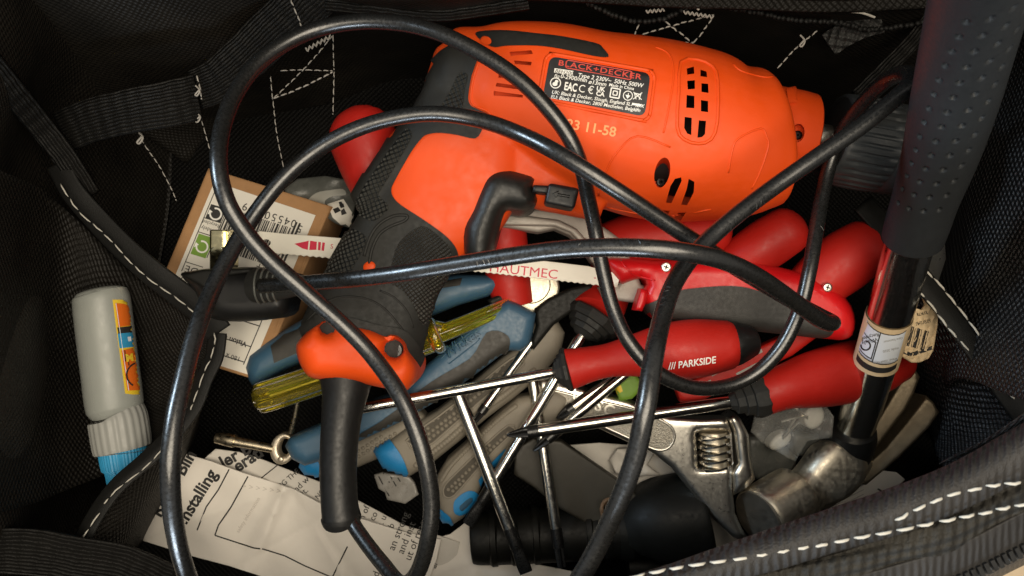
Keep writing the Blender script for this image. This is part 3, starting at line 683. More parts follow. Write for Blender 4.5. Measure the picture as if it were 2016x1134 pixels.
def subset(mask):
    T = [f for f, q in zip(F, mask) if q]; us = sorted({i for f in T for i in f}); mp = {a: b for b, a in enumerate(us)}
    return [V[i] for i in us], [[mp[i] for i in f] for f in T]
GEO['whole'] = (V, F)
class _W: name = 'whole'
whole = on(_W, .0)
shell = mk('motor_housing', *subset(~inb), MT['orange'], drill, sharp=42)
over = mk('grip_overmould', *subset(inb), MT['rubber'], drill, sharp=42)
def son(o): return on(_W, o)
# raised rubber skin with its crisp border
patch('rubber_skin', bp, son(.035), MT['rubber'], over, g=8, thick=.05)
loft('motor_core', [(a, b, z, hw * .7, hr * .7, e) for a, b, z, hw, hr, e in body_secs[2:-1]], MT['dark'], shell, n=24, steps=3)
# knurled zones
kz1 = [(806, 256), (812, 268), (800, 292), (775, 335), (752, 372), (747, 385), (765, 405), (764, 415), (748, 430), (732, 436), (715, 428), (690, 424), (697, 408), (725, 360), (760, 310), (795, 262)]
kz2 = [(676, 452), (705, 455), (722, 468), (718, 490), (700, 520), (690, 536), (664, 534), (640, 538), (648, 505), (660, 474)]
kz3 = [(905, 145), (922, 150), (915, 180), (912, 205), (905, 222), (880, 218), (868, 215), (885, 185)]
kz4 = [(815, 452), (838, 446), (870, 470), (886, 490), (884, 525), (872, 565), (852, 605), (830, 640), (812, 600), (790, 570), (766, 555), (772, 520), (785, 480)]
for i, k in enumerate((kz1, kz2, kz3)):
    patch('knurled_pad', cr(k, 3, True), son(.05), MT['gripweave'], over, g=8, thick=.04)
patch('knurled_pad', cr(kz4, 3, True), son(.05), MT['gripfine'], over, g=8, thick=.04)
tube_s = [(745, 475), (752, 462), (770, 448), (790, 438), (798, 428), (790, 424), (768, 430), (750, 442), (735, 462), (722, 495), (718, 520)]
bead('grip_ridge', [[(728, 520), (734, 490), (748, 462), (770, 446), (795, 436), (803, 428), (798, 424), (775, 426), (748, 442), (730, 468), (718, 505)]], son(.04), .03, MT['rubber'], over, closed=False)
bead('grip_ridge', [[(600, 640), (650, 592), (705, 585), (750, 602), (785, 640), (802, 668)], [(748, 572), (775, 585), (800, 612), (812, 645)]], son(.03), .022, MT['rubber'], over, closed=False)
pillow('grip_button', ell(727, 525, 13, 11, -20), lambda u, v: whole(u, v).z + .02, MT['orange'], drill, h=.05, R=8, depth=.1, g=5)
# beads and raised rims of the orange shell
rims = [[(1340, 123), (1372, 117), (1403, 131), (1413, 160), (1412, 240), (1400, 274), (1375, 283), (1346, 274), (1333, 250), (1336, 180)]]
plate = rrect([(1083, 111), (1281, 145), (1269, 230), (1069, 190)], 16)
plate_o = rrect([(1076, 104), (1291, 141), (1278, 240), (1060, 196)], 20)
bead('moulded_rim', [plate_o, rims[0]], son(.0), .035, MT['orange'], shell, sm=2)
bead('moulded_seam', [[(1444, 126), (1456, 138), (1483, 147), (1508, 152), (1523, 150)], [(1434, 340), (1443, 291), (1456, 271), (1498, 253), (1510, 271), (1513, 288), (1498, 335), (1480, 372)], [(1178, 385), (1192, 340), (1215, 300), (1255, 268), (1320, 290)], [(1290, 92), (1318, 108), (1326, 150), (1316, 215), (1306, 262)], [(1195, 408), (1260, 421), (1325, 424), (1400, 412)]], son(-.002), .020, MT['orange'], shell, closed=False)
bead('moulded_seam', [[(944, 118), (932, 155), (927, 192), (934, 208), (956, 217), (965, 224), (968, 234)]], son(.0), .022, MT['orange'], shell, closed=False)
# black stripe moulded along the top of the case
patch('top_grip_strip', cr([(936, 68), (954, 62), (999, 61), (1058, 67), (1108, 73), (1172, 86), (1187, 96), (1198, 113), (1167, 111), (1108, 98), (1058, 91), (999, 91), (975, 94), (955, 86)], 3, True), son(.02), MT['rubber'], drill, g=6, thick=.05)
patch('orange_tab', ell(958, 82, 11, 8, 20), son(.035), MT['orange'], drill, g=4, thick=.04)
# rating plate with its print
rp = patch('rating_plate', plate, son(.012), MT['labelblk'], drill, g=9, thick=.03)
pr = son(.02); SL = -9.5
lettering([('BLACK+DECKER', 1180, 143.2, 14.5, SL - .5, dict(align='CENTER', space=1.12, sx=1.42, bold=.015))], pr, MT['redprint'], rp)
bead('brand_frame', [rrect([(1116, 119), (1245, 142), (1242, 158), (1113, 134)], 5)], son(.018), .010, MT['redprint'], rp, sm=0)
quads('model_box', [[(1092, 135), (1129, 140.5), (1128, 149.5), (1091, 143.5)]], pr, MT['white'], rp)
lettering([('BEH200', 1110, 146.3, 10, SL, dict(align='CENTER', shear=.2, sx=1.1))], son(.026), MT['ink'], rp)
W = dict(bold=.012, shear=.18)
lettering([('Type 2', 1137, 152, 11.5, SL), ('230V~', 1172, 158, 11.5, SL), ('50Hz', 1208, 164, 11.5, SL), ('500W', 1236, 168.5, 11.5, SL), ('n', 1091, 152, 11.5, SL), ('0', 1097, 154, 7.5, SL), ('0-2900/min', 1103, 154, 11.5, SL), ('ø13mm', 1158, 165, 11.5, SL), ('Made in China', 1198, 170, 8.6, SL),
           ('UK: Black & Decker, Slough, England SL1 4DX', 1086, 184.5, 9.7, SL + .6), ('EU: Black & Decker, 2800 Mechelen, Belgium', 1084, 193.5, 9.7, SL + .6), ('UY', 1248, 217, 6.5, SL)], pr, MT['white'], rp, **W)
lettering([('EAC', 1110, 177, 22, SL, dict(sx=.62, bold=.03)), ('C', 1138, 181, 21, SL, dict(sx=.9)), ('€', 1156, 184, 21, SL, dict(sx=.9)), ('UK', 1174, 178.5, 12, SL, dict(bold=.03)), ('CA', 1173, 188, 12, SL, dict(bold=.03))], pr, MT['white'], rp)
sym = arc(1094, 164, 10, 0, 360, 2) + [ell(1093, 166, 5, 4), ell(1096, 161, 3.4, 3)] + arc(1236, 189, 9, 0, 360, 1.6) + [[(1231, 187), (1241, 189), (1235, 195)], line((1237, 184), (1236, 193), 1.6)]
def sq(cx, cy, r, wd):
    c, s = math.cos(math.radians(9.5)), math.sin(math.radians(9.5)); q = [(cx + a * c - b * s, cy + a * s + b * c) for a, b in ((-r, -r), (r, -r), (r, r), (-r, r))]
    return [line(q[i], q[(i + 1) % 4], wd) for i in range(4)]
sym += sq(1211, 184, 9, 2.4) + sq(1211, 184, 4, 2) + [line((1247, 182), (1263, 197), 1.5), line((1264, 183), (1246, 196), 1.5), line((1249, 185), (1252, 196), 1.5), line((1261, 187), (1258, 197), 1.5), line((1248, 184), (1262, 187), 2), [(1245, 203), (1263, 206), (1262, 210), (1244, 207)]]
quads('plate_symbols', sym, pr, MT['white'], rp, g=3)
lettering([('23 11-58', 1114, 252, 27, -10, dict(sx=1.02, bold=.02))], son(.012), MT['paleprint'], shell, name='date_code')
# gearcase nose, its screw hole, spindle and chuck
nose_secs = [(1490, 256, ZB, 88, 1, 2.1), (1530, 258, ZB, 84, 1, 2.1), (1562, 261, ZB, 81, 1, 2.1), (1588, 264, ZB, 77, 1, 2.1)]
V, F, UV = loft_geo(nose_secs, n=56, steps=8, r1=.10)
tmp = mk('tmp2', V, F, MT['orange_dk'], drill); c2 = mk('cut2', *prism(ell(1572, 258, 13, 18, 10), 1.4, .15, -2, 7), MT['dark'], drill)
bo = tmp.modifiers.new('b', 'BOOLEAN'); bo.object = c2; bo.operation = 'DIFFERENCE'; bo.solver = 'EXACT'
V, F = evalmods(tmp); bpy.data.objects.remove(tmp); bpy.data.objects.remove(c2)
nose = mk('gearcase_nose', V, F, MT['orange_dk'], drill, sharp=42)
patch('nose_lug', rrect([(1546, 178), (1566, 174), (1568, 204), (1550, 206)], 4), on(nose, .05), MT['orange_dk'], nose, g=6, thick=.08)
def screw(name, u, v, z, r, mat, parent, slots=4):
    pl = pillow(name, ell(u, v, r), z, mat, parent, h=.02, R=r * .4, depth=.08, g=4)
    cross = []
    for k in range(slots): 
        a = math.pi / slots * k + .3; cross.append(line((u - r * .55 * math.cos(a), v - r * .55 * math.sin(a)), (u + r * .55 * math.cos(a), v + r * .55 * math.sin(a)), r * .26))
    quads('screw_recess', cross, at(z + .03), MT['dark'], pl)
    return pl
screw('case_screw', 1302, 358, .13, 10, MT['blacktip'], shell); screw('case_screw', 1571, 266, .18, 9, MT['blacktip'], nose)
loft('spindle', [(1600, 266, ZB, 24), (1660, 275, ZB, 24)], MT['chrome_s'], drill, n=20, steps=2)
ch = [(1638, 272, ZB, 84), (1648, 274, ZB, 88), (1700, 284, ZB, 90), (1735, 290, ZB, 88), (1738, 291, ZB, 82), (1742, 292, ZB, 88), (1790, 300, ZB, 84), (1840, 308, ZB, 62)]
loft('chuck', ch, MT['chuckpl'], drill, n=180, steps=3, bump=lambda run, th: 1 - (.04 if (math.sin(th * 30) > .3 and (.12 < run < .95 or run > 1.25)) else 0), sharp=35)
loft('chuck_ring', [(1630, 271, ZB, 60), (1642, 273, ZB, 82)], MT['blackpl'], drill, n=40, steps=2)
# trigger and reversing switch
trig = [(909, 450), (925, 412), (938, 376), (951, 348), (968, 334), (992, 330), (1025, 338), (1054, 349), (1051, 369), (1058, 390), (1051, 408), (1027, 417), (1002, 414), (992, 424), (984, 447), (976, 478), (964, 512), (940, 524), (916, 506)]
pillow('trigger', trig, .05, MT['trigger'], drill, h=.52, R=34, depth=1.2, g=6, sm=3)
pillow('switch_stem', [(1050, 364), (1086, 366), (1084, 382), (1048, 378)], .45, MT['blackpl'], drill, h=.04, R=5, depth=.3, g=6)
sw = pillow('reversing_switch', rrect([(1080, 360), (1141, 371), (1131, 412), (1072, 400)], 8), .62, MT['blackpl'], drill, h=.07, R=7, depth=.5, g=5)
bead('arrow_mark', [[(1122, 385), (1098, 381), (1100, 376), (1088, 381), (1095, 389), (1097, 385), (1121, 389)]], at(.70), .008, MT['blackpl'], sw, sm=0)
# heel cap with its two deep screws
capo = [(583, 680), (597, 661), (614, 646), (627, 637), (634, 631), (648, 630), (660, 636), (675, 639), (694, 641), (729, 648), (757, 660), (768, 657), (784, 661), (797, 674), (803, 692), (813, 708), (819, 722), (818, 742), (808, 762), (793, 772), (765, 766), (735, 760), (700, 752), (655, 748), (620, 746), (604, 738), (593, 722), (586, 704)]
hc = pillow('heel_cap', capo, .40, MT['orange'], drill, h=.50, R=34, depth=1.6, g=6, sm=3, holes=[ell(777, 687, 17, 16), ell(644, 645, 13, 9)])
patch('cap_edge', cr([(575, 670), (590, 652), (612, 634), (634, 620), (660, 622), (700, 628), (745, 640), (790, 648), (812, 670), (828, 700), (832, 730), (822, 770), (600, 760), (575, 720)], 3, True), son(.10), MT['rubber'], over, g=8, thick=.12)
screw('heel_screw', 776, 690, .42, 17, MT['blacktip'], hc, 3); screw('heel_screw', 644, 648, .42, 14, MT['blacktip'], hc, 3)
# cord guard and cord
guard = [(682, 742, .15, 54), (680, 770, .2, 46), (674, 810, .25, 40), (668, 870, .3, 37), (666, 930, .35, 36), (668, 985, .4, 36), (671, 1014, .42, 37), (671.5, 1018, .42, 39), (672, 1026, .42, 38)]
loft('cord_guard', guard, MT['blackpl'], drill, n=32, steps=5, caps=False)
loft('guard_bore', [(670, 1000, .42, 31), (672, 1025, .42, 31)], MT['dark'], drill, n=24, steps=1)
cord = [(680, 960, .42), (690, 1020, .5), (715, 1062, .8), (755, 1112, 1.3), (790, 1148, 1.8), (822, 1128, 2.2), (844, 1060, 2.5), (850, 985, 2.6), (832, 890, 2.7), (792, 790, 2.6), (737, 708, 2.4), (680, 645, 2.4), (600, 572, 2.6), (530, 508, 2.7), (480, 450, 2.8), (445, 390, 2.9), (430, 320, 2.8), (440, 240, 2.4), (475, 165, 2.0), (530, 107, 1.7), (610, 63, 1.5), (700, 43, 1.5), (790, 45, 1.6), (870, 66, 1.8), (950, 107, 1.9), (1020, 156, 1.95), (1075, 211, 1.95), (1120, 271, 1.9), (1146, 332, 1.7), (1159, 390, 1.3), (1172, 450, 1.0), (1187, 530, .9), (1206, 605, .9), (1237, 672, 1.0), (1290, 730, .95), (1358, 762, .75), (1428, 762, .55), (1490, 735, .5), (1540, 682, .6), (1574, 610, .7), (1592, 535, .7), (1604, 465, .5), (1616, 395, .2), (1632, 330, .1), (1658, 262, .35), (1700, 205, .95), (1748, 158, 1.6), (1786, 146, 2.3), (1788, 168, 2.7), (1738, 213, 2.8), (1680, 258, 2.8), (1600, 314, 2.8), (1520, 371, 2.8), (1450, 425, 2.9), (1392, 476, 3.0), (1350, 522, 3.2), (1320, 572, 3.5), (1301, 632, 3.9), (1287, 700, 4.4), (1272, 800, 4.7), (1254, 890, 4.6), (1226, 970, 4.4), (1185, 1060, 4.1), (1140, 1140, 3.9), (1050, 1270, 3.5), (880, 1350, 3.0), (650, 1360, 2.7), (480, 1290, 2.7), (400, 1195, 2.9), (362, 1110, 3.3), (341, 1020, 3.7), (334, 930, 3.9), (341, 840, 3.8), (360, 750, 3.5), (388, 650, 3.0), (424, 560, 2.4), (478, 460, 1.9), (540, 372, 1.7), (605, 308, 1.6), (680, 262, 1.65), (760, 235, 1.7), (850, 224, 1.75), (940, 236, 1.8), (1020, 263, 2.0), (1100, 303, 2.4), (1200, 365, 2.5), (1300, 431, 2.3), (1400, 496, 2.1), (1480, 545, 1.9), (1560, 592, 1.6), (1612, 620, 1.5), (1640, 636, 1.75), (1618, 632, 2.2), (1560, 592, 2.75), (1490, 545, 3.3), (1420, 512, 3.7), (1350, 496, 3.9), (1280, 488, 3.9), (1200, 486, 3.75), (1100, 492, 3.5), (1000, 506, 3.2), (900, 522, 2.9), (800, 538, 2.6), (700, 550, 2.1), (620, 556, 1.6), (560, 560, 1.2), (515, 562, 1.0)]
CC = path3(cord, 9); CR = .139
CC = [c + Vector((.010 * math.sin(i * .09), .010 * math.sin(i * .075 + 2), 0)) for i, c in enumerate(CC)]
V, F, UV = tube_geo(CC, [CR * (1 + .008 * math.sin(i * .17)) for i in range(len(CC))], 20); cd = mk('power_cord', V, F, MT['cord'], drill, uv=UV)
def cord_text(s, i0, size, ang, flip=1):
    """print raised on the cord: glyphs wrapped round the tube from the i0-th centre-line point on"""
    Vt, Ft = glyphs(s, .01, 0, 1.05); Lc = [0]
    for i in range(i0, len(CC) - 1): Lc.append(Lc[-1] + (CC[i + 1] - CC[i]).length)
    out = []
    for x, y in Vt:
        sx = x * size; j = int(np.searchsorted(Lc, sx)); j = min(max(j, 1), len(Lc) - 1); a, b = CC[i0 + j - 1], CC[i0 + j]; t = (sx - Lc[j - 1]) / max(Lc[j] - Lc[j - 1], 1e-6)
        c = a.lerp(b, t); tg = (b - a).normalized(); sd = tg.cross(Vector((0, 0, 1))).normalized(); up = sd.cross(tg)
        th = ang + flip * (y - .35) * size / CR; out.append(c + (up * math.cos(th) - sd * math.sin(th)) * (CR + .007))
    return out, up_faces(out, Ft)
def ci(u, v):
    return min(range(len(CC)), key=lambda i: (CC[i] - u).length)
def cidx(u, v, later=False):
    ks = [k for k, q in enumerate(cord) if abs(q[0] - u) < 2 and abs(q[1] - v) < 2]; return ks[-1 if later else 0] * 9
g = [cord_text('HAINING FUYU', cidx(1604, 465), .15, -.35), cord_text('H05VV-F 2X0.75', cidx(1520, 371), .15, .5), cord_text('H05VV-F', cidx(1000, 506), .13, .25), cord_text('HAINING FUYU 340 PVC', cidx(1280, 488), .12, -.5), cord_text('HAINING', cidx(1320, 572), .13, -.6)]
for V, F in g: mk('cord_print', V, F, MT['cord'], cd, smooth=False, kind='stuff')
# moulded plug
pz = lambda u, v: -.35 + (v - 530) * .0012
plug = pillow('mains_plug', [(356, 541), (375, 534), (420, 528), (515, 526), (556, 536), (575, 556), (574, 588), (560, 622), (500, 632), (440, 632), (405, 618), (385, 575)], pz, MT['blackpl'], drill, h=.5, R=34, depth=.7, g=8, sm=3)
pillow('plug_face', [(356, 541), (400, 531), (512, 527), (505, 536), (430, 545), (407, 570)], .14, MT['torch'], plug, h=.04, R=6, depth=.3, g=7)
loft('cord_boot', [(505, 562, .55, 34, .9), (540, 562, .8, 30, .95), (575, 560, 1.05, 25, 1), (592, 559, 1.15, 20, 1)], MT['rubber'], plug, n=24, steps=4, r1=.1)
for k in range(4):
    C0 = P(512 + k * 11, 562, .62 + k * .075); V, F, UV = tube_geo([C0 + Vector((0, .33 * math.cos(a), .33 * math.sin(a))) * (1 - k * .05) for a in [math.radians(-20 + 220 * q / 14) for q in range(15)]], .022, 6)
    mk('boot_rib', V, F, MT['greyplastic'], plug)
for (x0, x1, y0, y1, z) in ((413, 440, 452, 545, -.1), (442, 455, 452, 525, -.25)):
    pillow('plug_pin', rrect([(x0, y0), (x1, y0), (x1, y1), (x0, y1)], 4), lambda u, v, z=z: z - max(0, v - 487) * .006, MT['brass'], plug, h=.03, R=3, depth=.4, g=5, sharp=25)
# ================================================================== hammer
def hz(v): return .66 + (500 - v) * .0095
ham = thing('claw_hammer', 'black rubber gripped claw hammer with chrome shaft standing head down', 'hammer', P(1620, 950, -2.5))
gs = [(1950, -110, hz(-110), 96), (1926, 0, hz(0), 90), (1902, 100, hz(100), 84), (1878, 200, hz(200), 78), (1852, 300, hz(300), 69), (1822, 390, hz(390), 60), (1806, 440, hz(440), 58), (1797, 468, hz(468), 56)]
def dimple(run, th):
    # five rows of round dents down the side that faces right
    best = 0
    for r in range(4):
        a0 = .04 + .42 * r
        d1 = (th - a0 + math.pi) % (2 * math.pi) - math.pi
        if abs(d1) > .12 or run < .6 or run > 5.6: continue
        s = (run + .05 * r) / .37; d2 = (s - round(s)) * .37
        q = (d1 * .7) ** 2 + d2 * d2
        if q < .0030: best = max(best, math.sqrt(1 - q / .0030))
    return 1 - .10 * best
V, F, UV = loft_geo(gs, n=240, steps=46, r1=.12, bump=dimple)
mk('grip', V, F, MT['grip'], ham, uv=UV, sharp=60)
loft('shaft', [(1800, 455, hz(455), 45), (1782, 510, hz(510), 44), (1757, 600, hz(600), 42), (1727, 700, hz(700), 40), (1695, 800, hz(800), 38.5), (1672, 870, hz(870), 37)], MT['chrome'], ham, n=48, steps=6)
lab = loft('paper_wrap', [(1751, 619, hz(619), 43.2), (1745, 640, hz(640), 42.8), (1724, 712, hz(712), 41.6)], MT['kraft'], ham, n=64, steps=6, caps=False)
def hq(sx, ph, lift=0):
    """plan point on the paper wrap: sx along it, ph degrees round the shaft"""
    r = math.radians(ph); u, v = 1751 - 27 * sx, 619 + 93 * sx
    return (u + .96 * 42 * math.sin(r) - .28 * 27 * math.cos(r), v + .28 * 42 * math.sin(r) + .96 * 27 * math.cos(r))
def strip(s0, s1, p0, p1, n=12): return [hq(s0, p0 + (p1 - p0) * k / n) for k in range(n + 1)] + [hq(s1, p1 - (p1 - p0) * k / n) for k in range(n + 1)]
patch('white_panel', strip(.12, .74, -76, 72), on(lab, .008), MT['labelcool'], lab, g=6, thick=.004)
def stripq(s0, s1, p0, p1, n=10):
    return [[hq(s0, p0 + (p1 - p0) * k / n), hq(s0, p0 + (p1 - p0) * (k + 1) / n), hq(s1, p0 + (p1 - p0) * (k + 1) / n), hq(s1, p0 + (p1 - p0) * k / n)] for k in range(n)]
quads('printed_rules', stripq(.82, .93, -74, 74, 14) + stripq(.115, .135, -74, 72) + stripq(.735, .755, -74, 72) + stripq(.13, .74, -10, -7, 1) + stripq(.34, .36, -60, -14, 5) + stripq(.68, .70, -60, -14, 5) + stripq(.34, .70, -15, -12, 1), on(lab, .014), MT['ink'], lab, g=6)
cq = hq(.52, -40)
quads('recycling_arrow', arc(cq[0], cq[1], 9, -90, 190, 2.8), on(lab, .016), MT['ink'], lab, g=4)
lettering([('Widely', *hq(.24, -14), 11, 196), ('Recycled', *hq(.14, -14), 10, 196)], on(lab, .014), MT['ink'], lab)
lettering([('claw hammer', *hq(.22, 60), 7, 192), ('made 2020', *hq(.42, 55), 7, 192), ('www. steel 16oz', *hq(.66, 62), 7, 192)], on(lab, .014), MT['inkgrey'], lab)
loft('collar', [(1677, 842, hz(842), 45), (1673, 858, hz(858), 50), (1666, 878, hz(878), 51), (1662, 888, hz(888), 49)], MT['blackpl'], ham, n=40, steps=4)
hd = loft('hammer_head', [(1660, 890, -2.85, 44, .9, 2.8), (1650, 908, -2.75, 52, .85, 3.2), (1632, 930, -2.65, 54, .75, 3.2), (1602, 955, -2.6, 47, .8, 2.8), (1576, 971, -2.5, 42, 1, 2.2), (1556, 982, -2.4, 52, 1, 2.0)], MT['steel'], ham, n=48, steps=8, r0=.1)
loft('striking_poll', [(1572, 970, -2.5, 50), (1562, 977, -2.44, 58), (1516, 1006, -2.08, 60), (1500, 1016, -1.95, 60), (1494, 1020, -1.9, 57)], MT['steel'], ham, n=56, steps=4, sharp=35)
fc = loft('striking_face', [(1496, 1019, -1.915, 56), (1491, 1022, -1.875, 54)], MT['face'], ham, n=48, steps=1)
loft('cheek', [(1690, 890, -3.0, 36, .9, 3), (1640, 925, -3.05, 50, .8, 3), (1590, 970, -3.1, 46, .6, 3)], MT['steel'], ham, n=28, steps=6, r0=.15, r1=.2)
pillow('claw', [(1672, 905), (1700, 868), (1721, 838), (1752, 786), (1782, 736), (1801, 726), (1811, 742), (1800, 772), (1782, 806), (1752, 846), (1727, 879), (1712, 905), (1680, 930)], lambda u, v: -2.95 + (u - 1690) * .004, MT['steel_dk'], ham, h=.07, R=5, depth=.55, g=7, sharp=35)
pillow('claw', [(1690, 930), (1722, 900), (1744, 880), (1785, 830), (1824, 779), (1838, 792), (1849, 812), (1828, 842), (1800, 870), (1770, 900), (1742, 924), (1705, 955), (1680, 950)], lambda u, v: -2.85 + (u - 1690) * .004, MT['steel_dk'], ham, h=.07, R=5, depth=.55, g=7, sharp=35)
# torn barcode wrapper hanging beside the shaft
tl = thing('torn_label', 'torn brown barcode wrapper stuck between the hammer shaft and the side pocket', 'paper label', P(1803, 660, -1.0))
tz = lambda u, v: -.75 + .0035 * (640 - v) - .00035 * abs(u - 1806) ** 1.35 + .03 * math.sin(u * .5 + v * .12)
tp = pillow('wrapper', [(1779, 618), (1786, 609), (1800, 606), (1815, 610), (1822, 600), (1818, 588), (1826, 594), (1834, 598), (1847, 604), (1846, 640), (1838, 690), (1828, 706), (1810, 714), (1795, 714), (1780, 705), (1765, 693), (1768, 660)], tz, MT['kraft'], tl, h=.02, R=3, depth=.05, g=6)
quads('barcode', [line((1786 + i * 4.1 + (i % 3), 640 + i * 1.2), (1776 + i * 4.1 + (i % 3), 678 + i * 1.2), 1.0 + (i * 7 % 4) * .6) for i in range(11)] + [line((1767, 686), (1792, 698), 7), line((1792, 698), (1836, 684), 7)], on(tp, .012), MT['ink'], tp, g=5)
lettering([('SKU', 1806, 692, 10, 188), ('85978', 1826, 612, 9, 190), ('5287245', 1832, 628, 9, 192)], on(tp, .012), MT['ink'], tp)
sc = thing('metal_scraper', 'shiny steel blade end poking up behind the hammer shaft by the right pocket', 'scraper', P(1835, 520, -1.3))
pillow('scraper_blade', [(1818, 470), (1846, 462), (1860, 480), (1862, 510), (1848, 552), (1835, 580), (1808, 560), (1806, 510)], lambda u, v: -.8 - (u - 1835) * .008, MT['chrome_s'], sc, h=.08, R=10, depth=.25, g=7)
# ================================================================== mini hacksaw
saw = thing('mini_hacksaw', 'small grey framed hacksaw with white blade and red black handle', 'hacksaw', P(1250, 560, -1.4))
bz = lambda u, v: -1.5 + (u - 500) * .00055
bl_up = [(500, 470), (503, 459), (512, 455), (560, 460), (663, 468), (800, 484), (1000, 505), (1158, 524), (1222, 540)]
low = [(1215, 566), (1180, 563), (960, 538), (800, 523), (647, 509), (530, 499), (520, 496)]
teeth = []
for i in range(len(low) - 1):
    a, b = low[i], low[i + 1]; n = max(1, int(math.hypot(b[0] - a[0], b[1] - a[1]) / 6)) if 0 < i < 5 else 1
    for k in range(n):
        t = k / n; teeth.append((a[0] + (b[0] - a[0]) * t, a[1] + (b[1] - a[1]) * t - (2.2 if k % 2 and 0 < i < 5 else 0)))
blade = pillow('saw_blade', bl_up + teeth + [low[-1]], bz, MT['blade'], saw, h=.01, R=2, depth=.04, g=12, holes=[ell(524, 478, 9, 7)])
ob_ = on(blade, .008)
quads('printed_emblem', [[(580, 480), (608, 474), (606, 492), (595, 489)], [(611, 474), (624, 476), (623, 492), (609, 492)], [(627, 476), (632, 477), (631, 493), (626, 492)], [(635, 477), (640, 478), (638, 494), (633, 493)]], ob_, MT['inkred'], blade)
lettering([('S', 650, 489, 13, -6), ('HAUTMEC', 962, 534, 26, -6.5, dict(bold=0, sx=1.12)), ('-', 1168, 551, 18, -6)], ob_, MT['inkred'], blade)
fr = pillow('saw_frame', [(900, 408), (985, 414), (1045, 410), (1107, 412), (1152, 425), (1190, 448), (1224, 472), (1246, 520), (1262, 560), (1275, 566), (1276, 600), (1186, 588), (1178, 566), (1218, 560), (1164, 516), (1145, 486), (1122, 464), (1092, 451), (1060, 458), (985, 447), (900, 440)], -1.45, MT['frame'], saw, h=.10, R=7, depth=.5, g=7)
pillow('frame_rib', [(985, 418), (1062, 428), (1100, 433), (1135, 450), (1156, 474), (1146, 482), (1122, 458), (1092, 446), (985, 444)], -1.30, MT['frame'], fr, h=.10, R=5, depth=.2, g=6)
hz2 = -1.0
sh = pillow('saw_handle', [(1188, 511), (1230, 508), (1290, 514), (1360, 512), (1430, 511), (1500, 520), (1560, 532), (1610, 550), (1650, 573), (1676, 602), (1684, 634), (1678, 660), (1660, 669), (1635, 668), (1560, 660), (1440, 646), (1340, 632), (1290, 628), (1268, 600), (1262, 575), (1272, 560), (1262, 548), (1234, 556), (1218, 556)], hz2 - .3, MT['redsaw'], saw, h=.42, R=26, depth=.5, g=8, sm=2)
pillow('finger_hook', [(1262, 568), (1276, 572), (1272, 596), (1264, 613), (1249, 611), (1254, 592)], -.95, MT['redsaw'], saw, h=.12, R=7, depth=.4, g=5)
patch('soft_grip', cr([(1270, 602), (1290, 592), (1330, 574), (1370, 567), (1440, 563), (1490, 572), (1560, 600), (1620, 628), (1640, 642), (1636, 656), (1616, 662), (1560, 656), (1440, 643), (1340, 629), (1290, 630), (1278, 622)], 3, True), on(sh, .05), MT['darkgrip'], saw, g=8, thick=.1)
screw('handle_screw', 1630, 566, -.88, 9, MT['chrome_s'], sh, 2); screw('handle_screw', 1312, 526, -.88, 10, MT['chrome_s'], sh, 2)
bead('handle_seam', [[(1222, 512), (1240, 535), (1262, 545), (1290, 552)]], on(sh, .0), .02, MT['redsaw'], sh, closed=False)
# ================================================================== screwdrivers
def driver(label, s0, s1, hw, tip, handle, nose=True, red='red', base=None, engraved=False, group='red handled screwdrivers'):
    """s0: where the shaft meets the handle, s1: its tip, (u, v, z); handle rows lead away from the shaft"""
    t = thing('screwdriver', label, 'screwdriver', P(*s0), group)
    d = np.array(s1, float) - np.array(s0, float); L = math.hypot(d[0], d[1]); tl = tip[1] / L; pt = lambda f: tuple(np.array(s0, float) + d * f)
    q = pt(1 - tl)
    sh = loft('shaft', [(*pt(0), hw), (*pt(.5), hw), (*q, hw)], MT['chrome'], t, n=24, steps=4, r0=.05)
    k = lambda f: pt(1 - tl * (1 - f))
    if tip[0] == 'cross':
        V1 = loft_geo([(*k(0), hw * 1.02), (*k(.35), hw)], n=24, steps=2); V2 = loft_geo([(*k(.35), hw), (*k(.5), hw * .95), (*k(.85), hw * .55), (*k(1), hw * .2)], n=32, steps=4, flute=.5, nf=4)
        V, F = merge([V1[:2], V2[:2]]); mk('tip', V, F, MT['blacktip'], t, sharp=35)
    elif tip[0] == 'star':
        V1 = loft_geo([(*k(0), hw * 1.0), (*k(.45), hw), (*k(.5), hw * .92)], n=24, steps=2); V2 = loft_geo([(*k(.5), hw * .92), (*k(1), hw * .85)], n=36, steps=4, flute=.3, nf=6)
        V, F = merge([V1[:2], V2[:2]]); mk('tip', V, F, MT['blacktip'], t, sharp=35)
    else:
        V, F, UV = loft_geo([(*k(0), hw, 1.0, 2), (*k(.4), hw * .98, 1, 2), (*k(.46), hw * .85, .9, 2.4), (*k(.75), hw * 1.0, .6, 3.4), (*k(1), hw * .95, .35, 4)], n=28, steps=4); mk('tip', V, F, MT['blacktip'], t, sharp=35)
    h0 = np.array(handle[0][:3], float); hv = h0 - np.array(s0, float)
    if nose:
        n0 = handle[0][3]; prof = [(-.05, .30), (.12, .48), (.14, .62), (.36, .66), (.38, .80), (.6, .84), (.62, .98), (.8, 1.08), (1.0, 1.06), (1.1, .95)]
        loft('nose', [(*(np.array(s0) + hv * f), n0 * m) for f, m in prof], MT['rubber'], t, n=10, steps=1, sharp=30)
    hn = loft('handle', handle, MT[red], t, n=40, steps=8, r0=.03, r1=handle[-1][3] * K(handle[-1][2]) * .8)
    return t, hn, sh
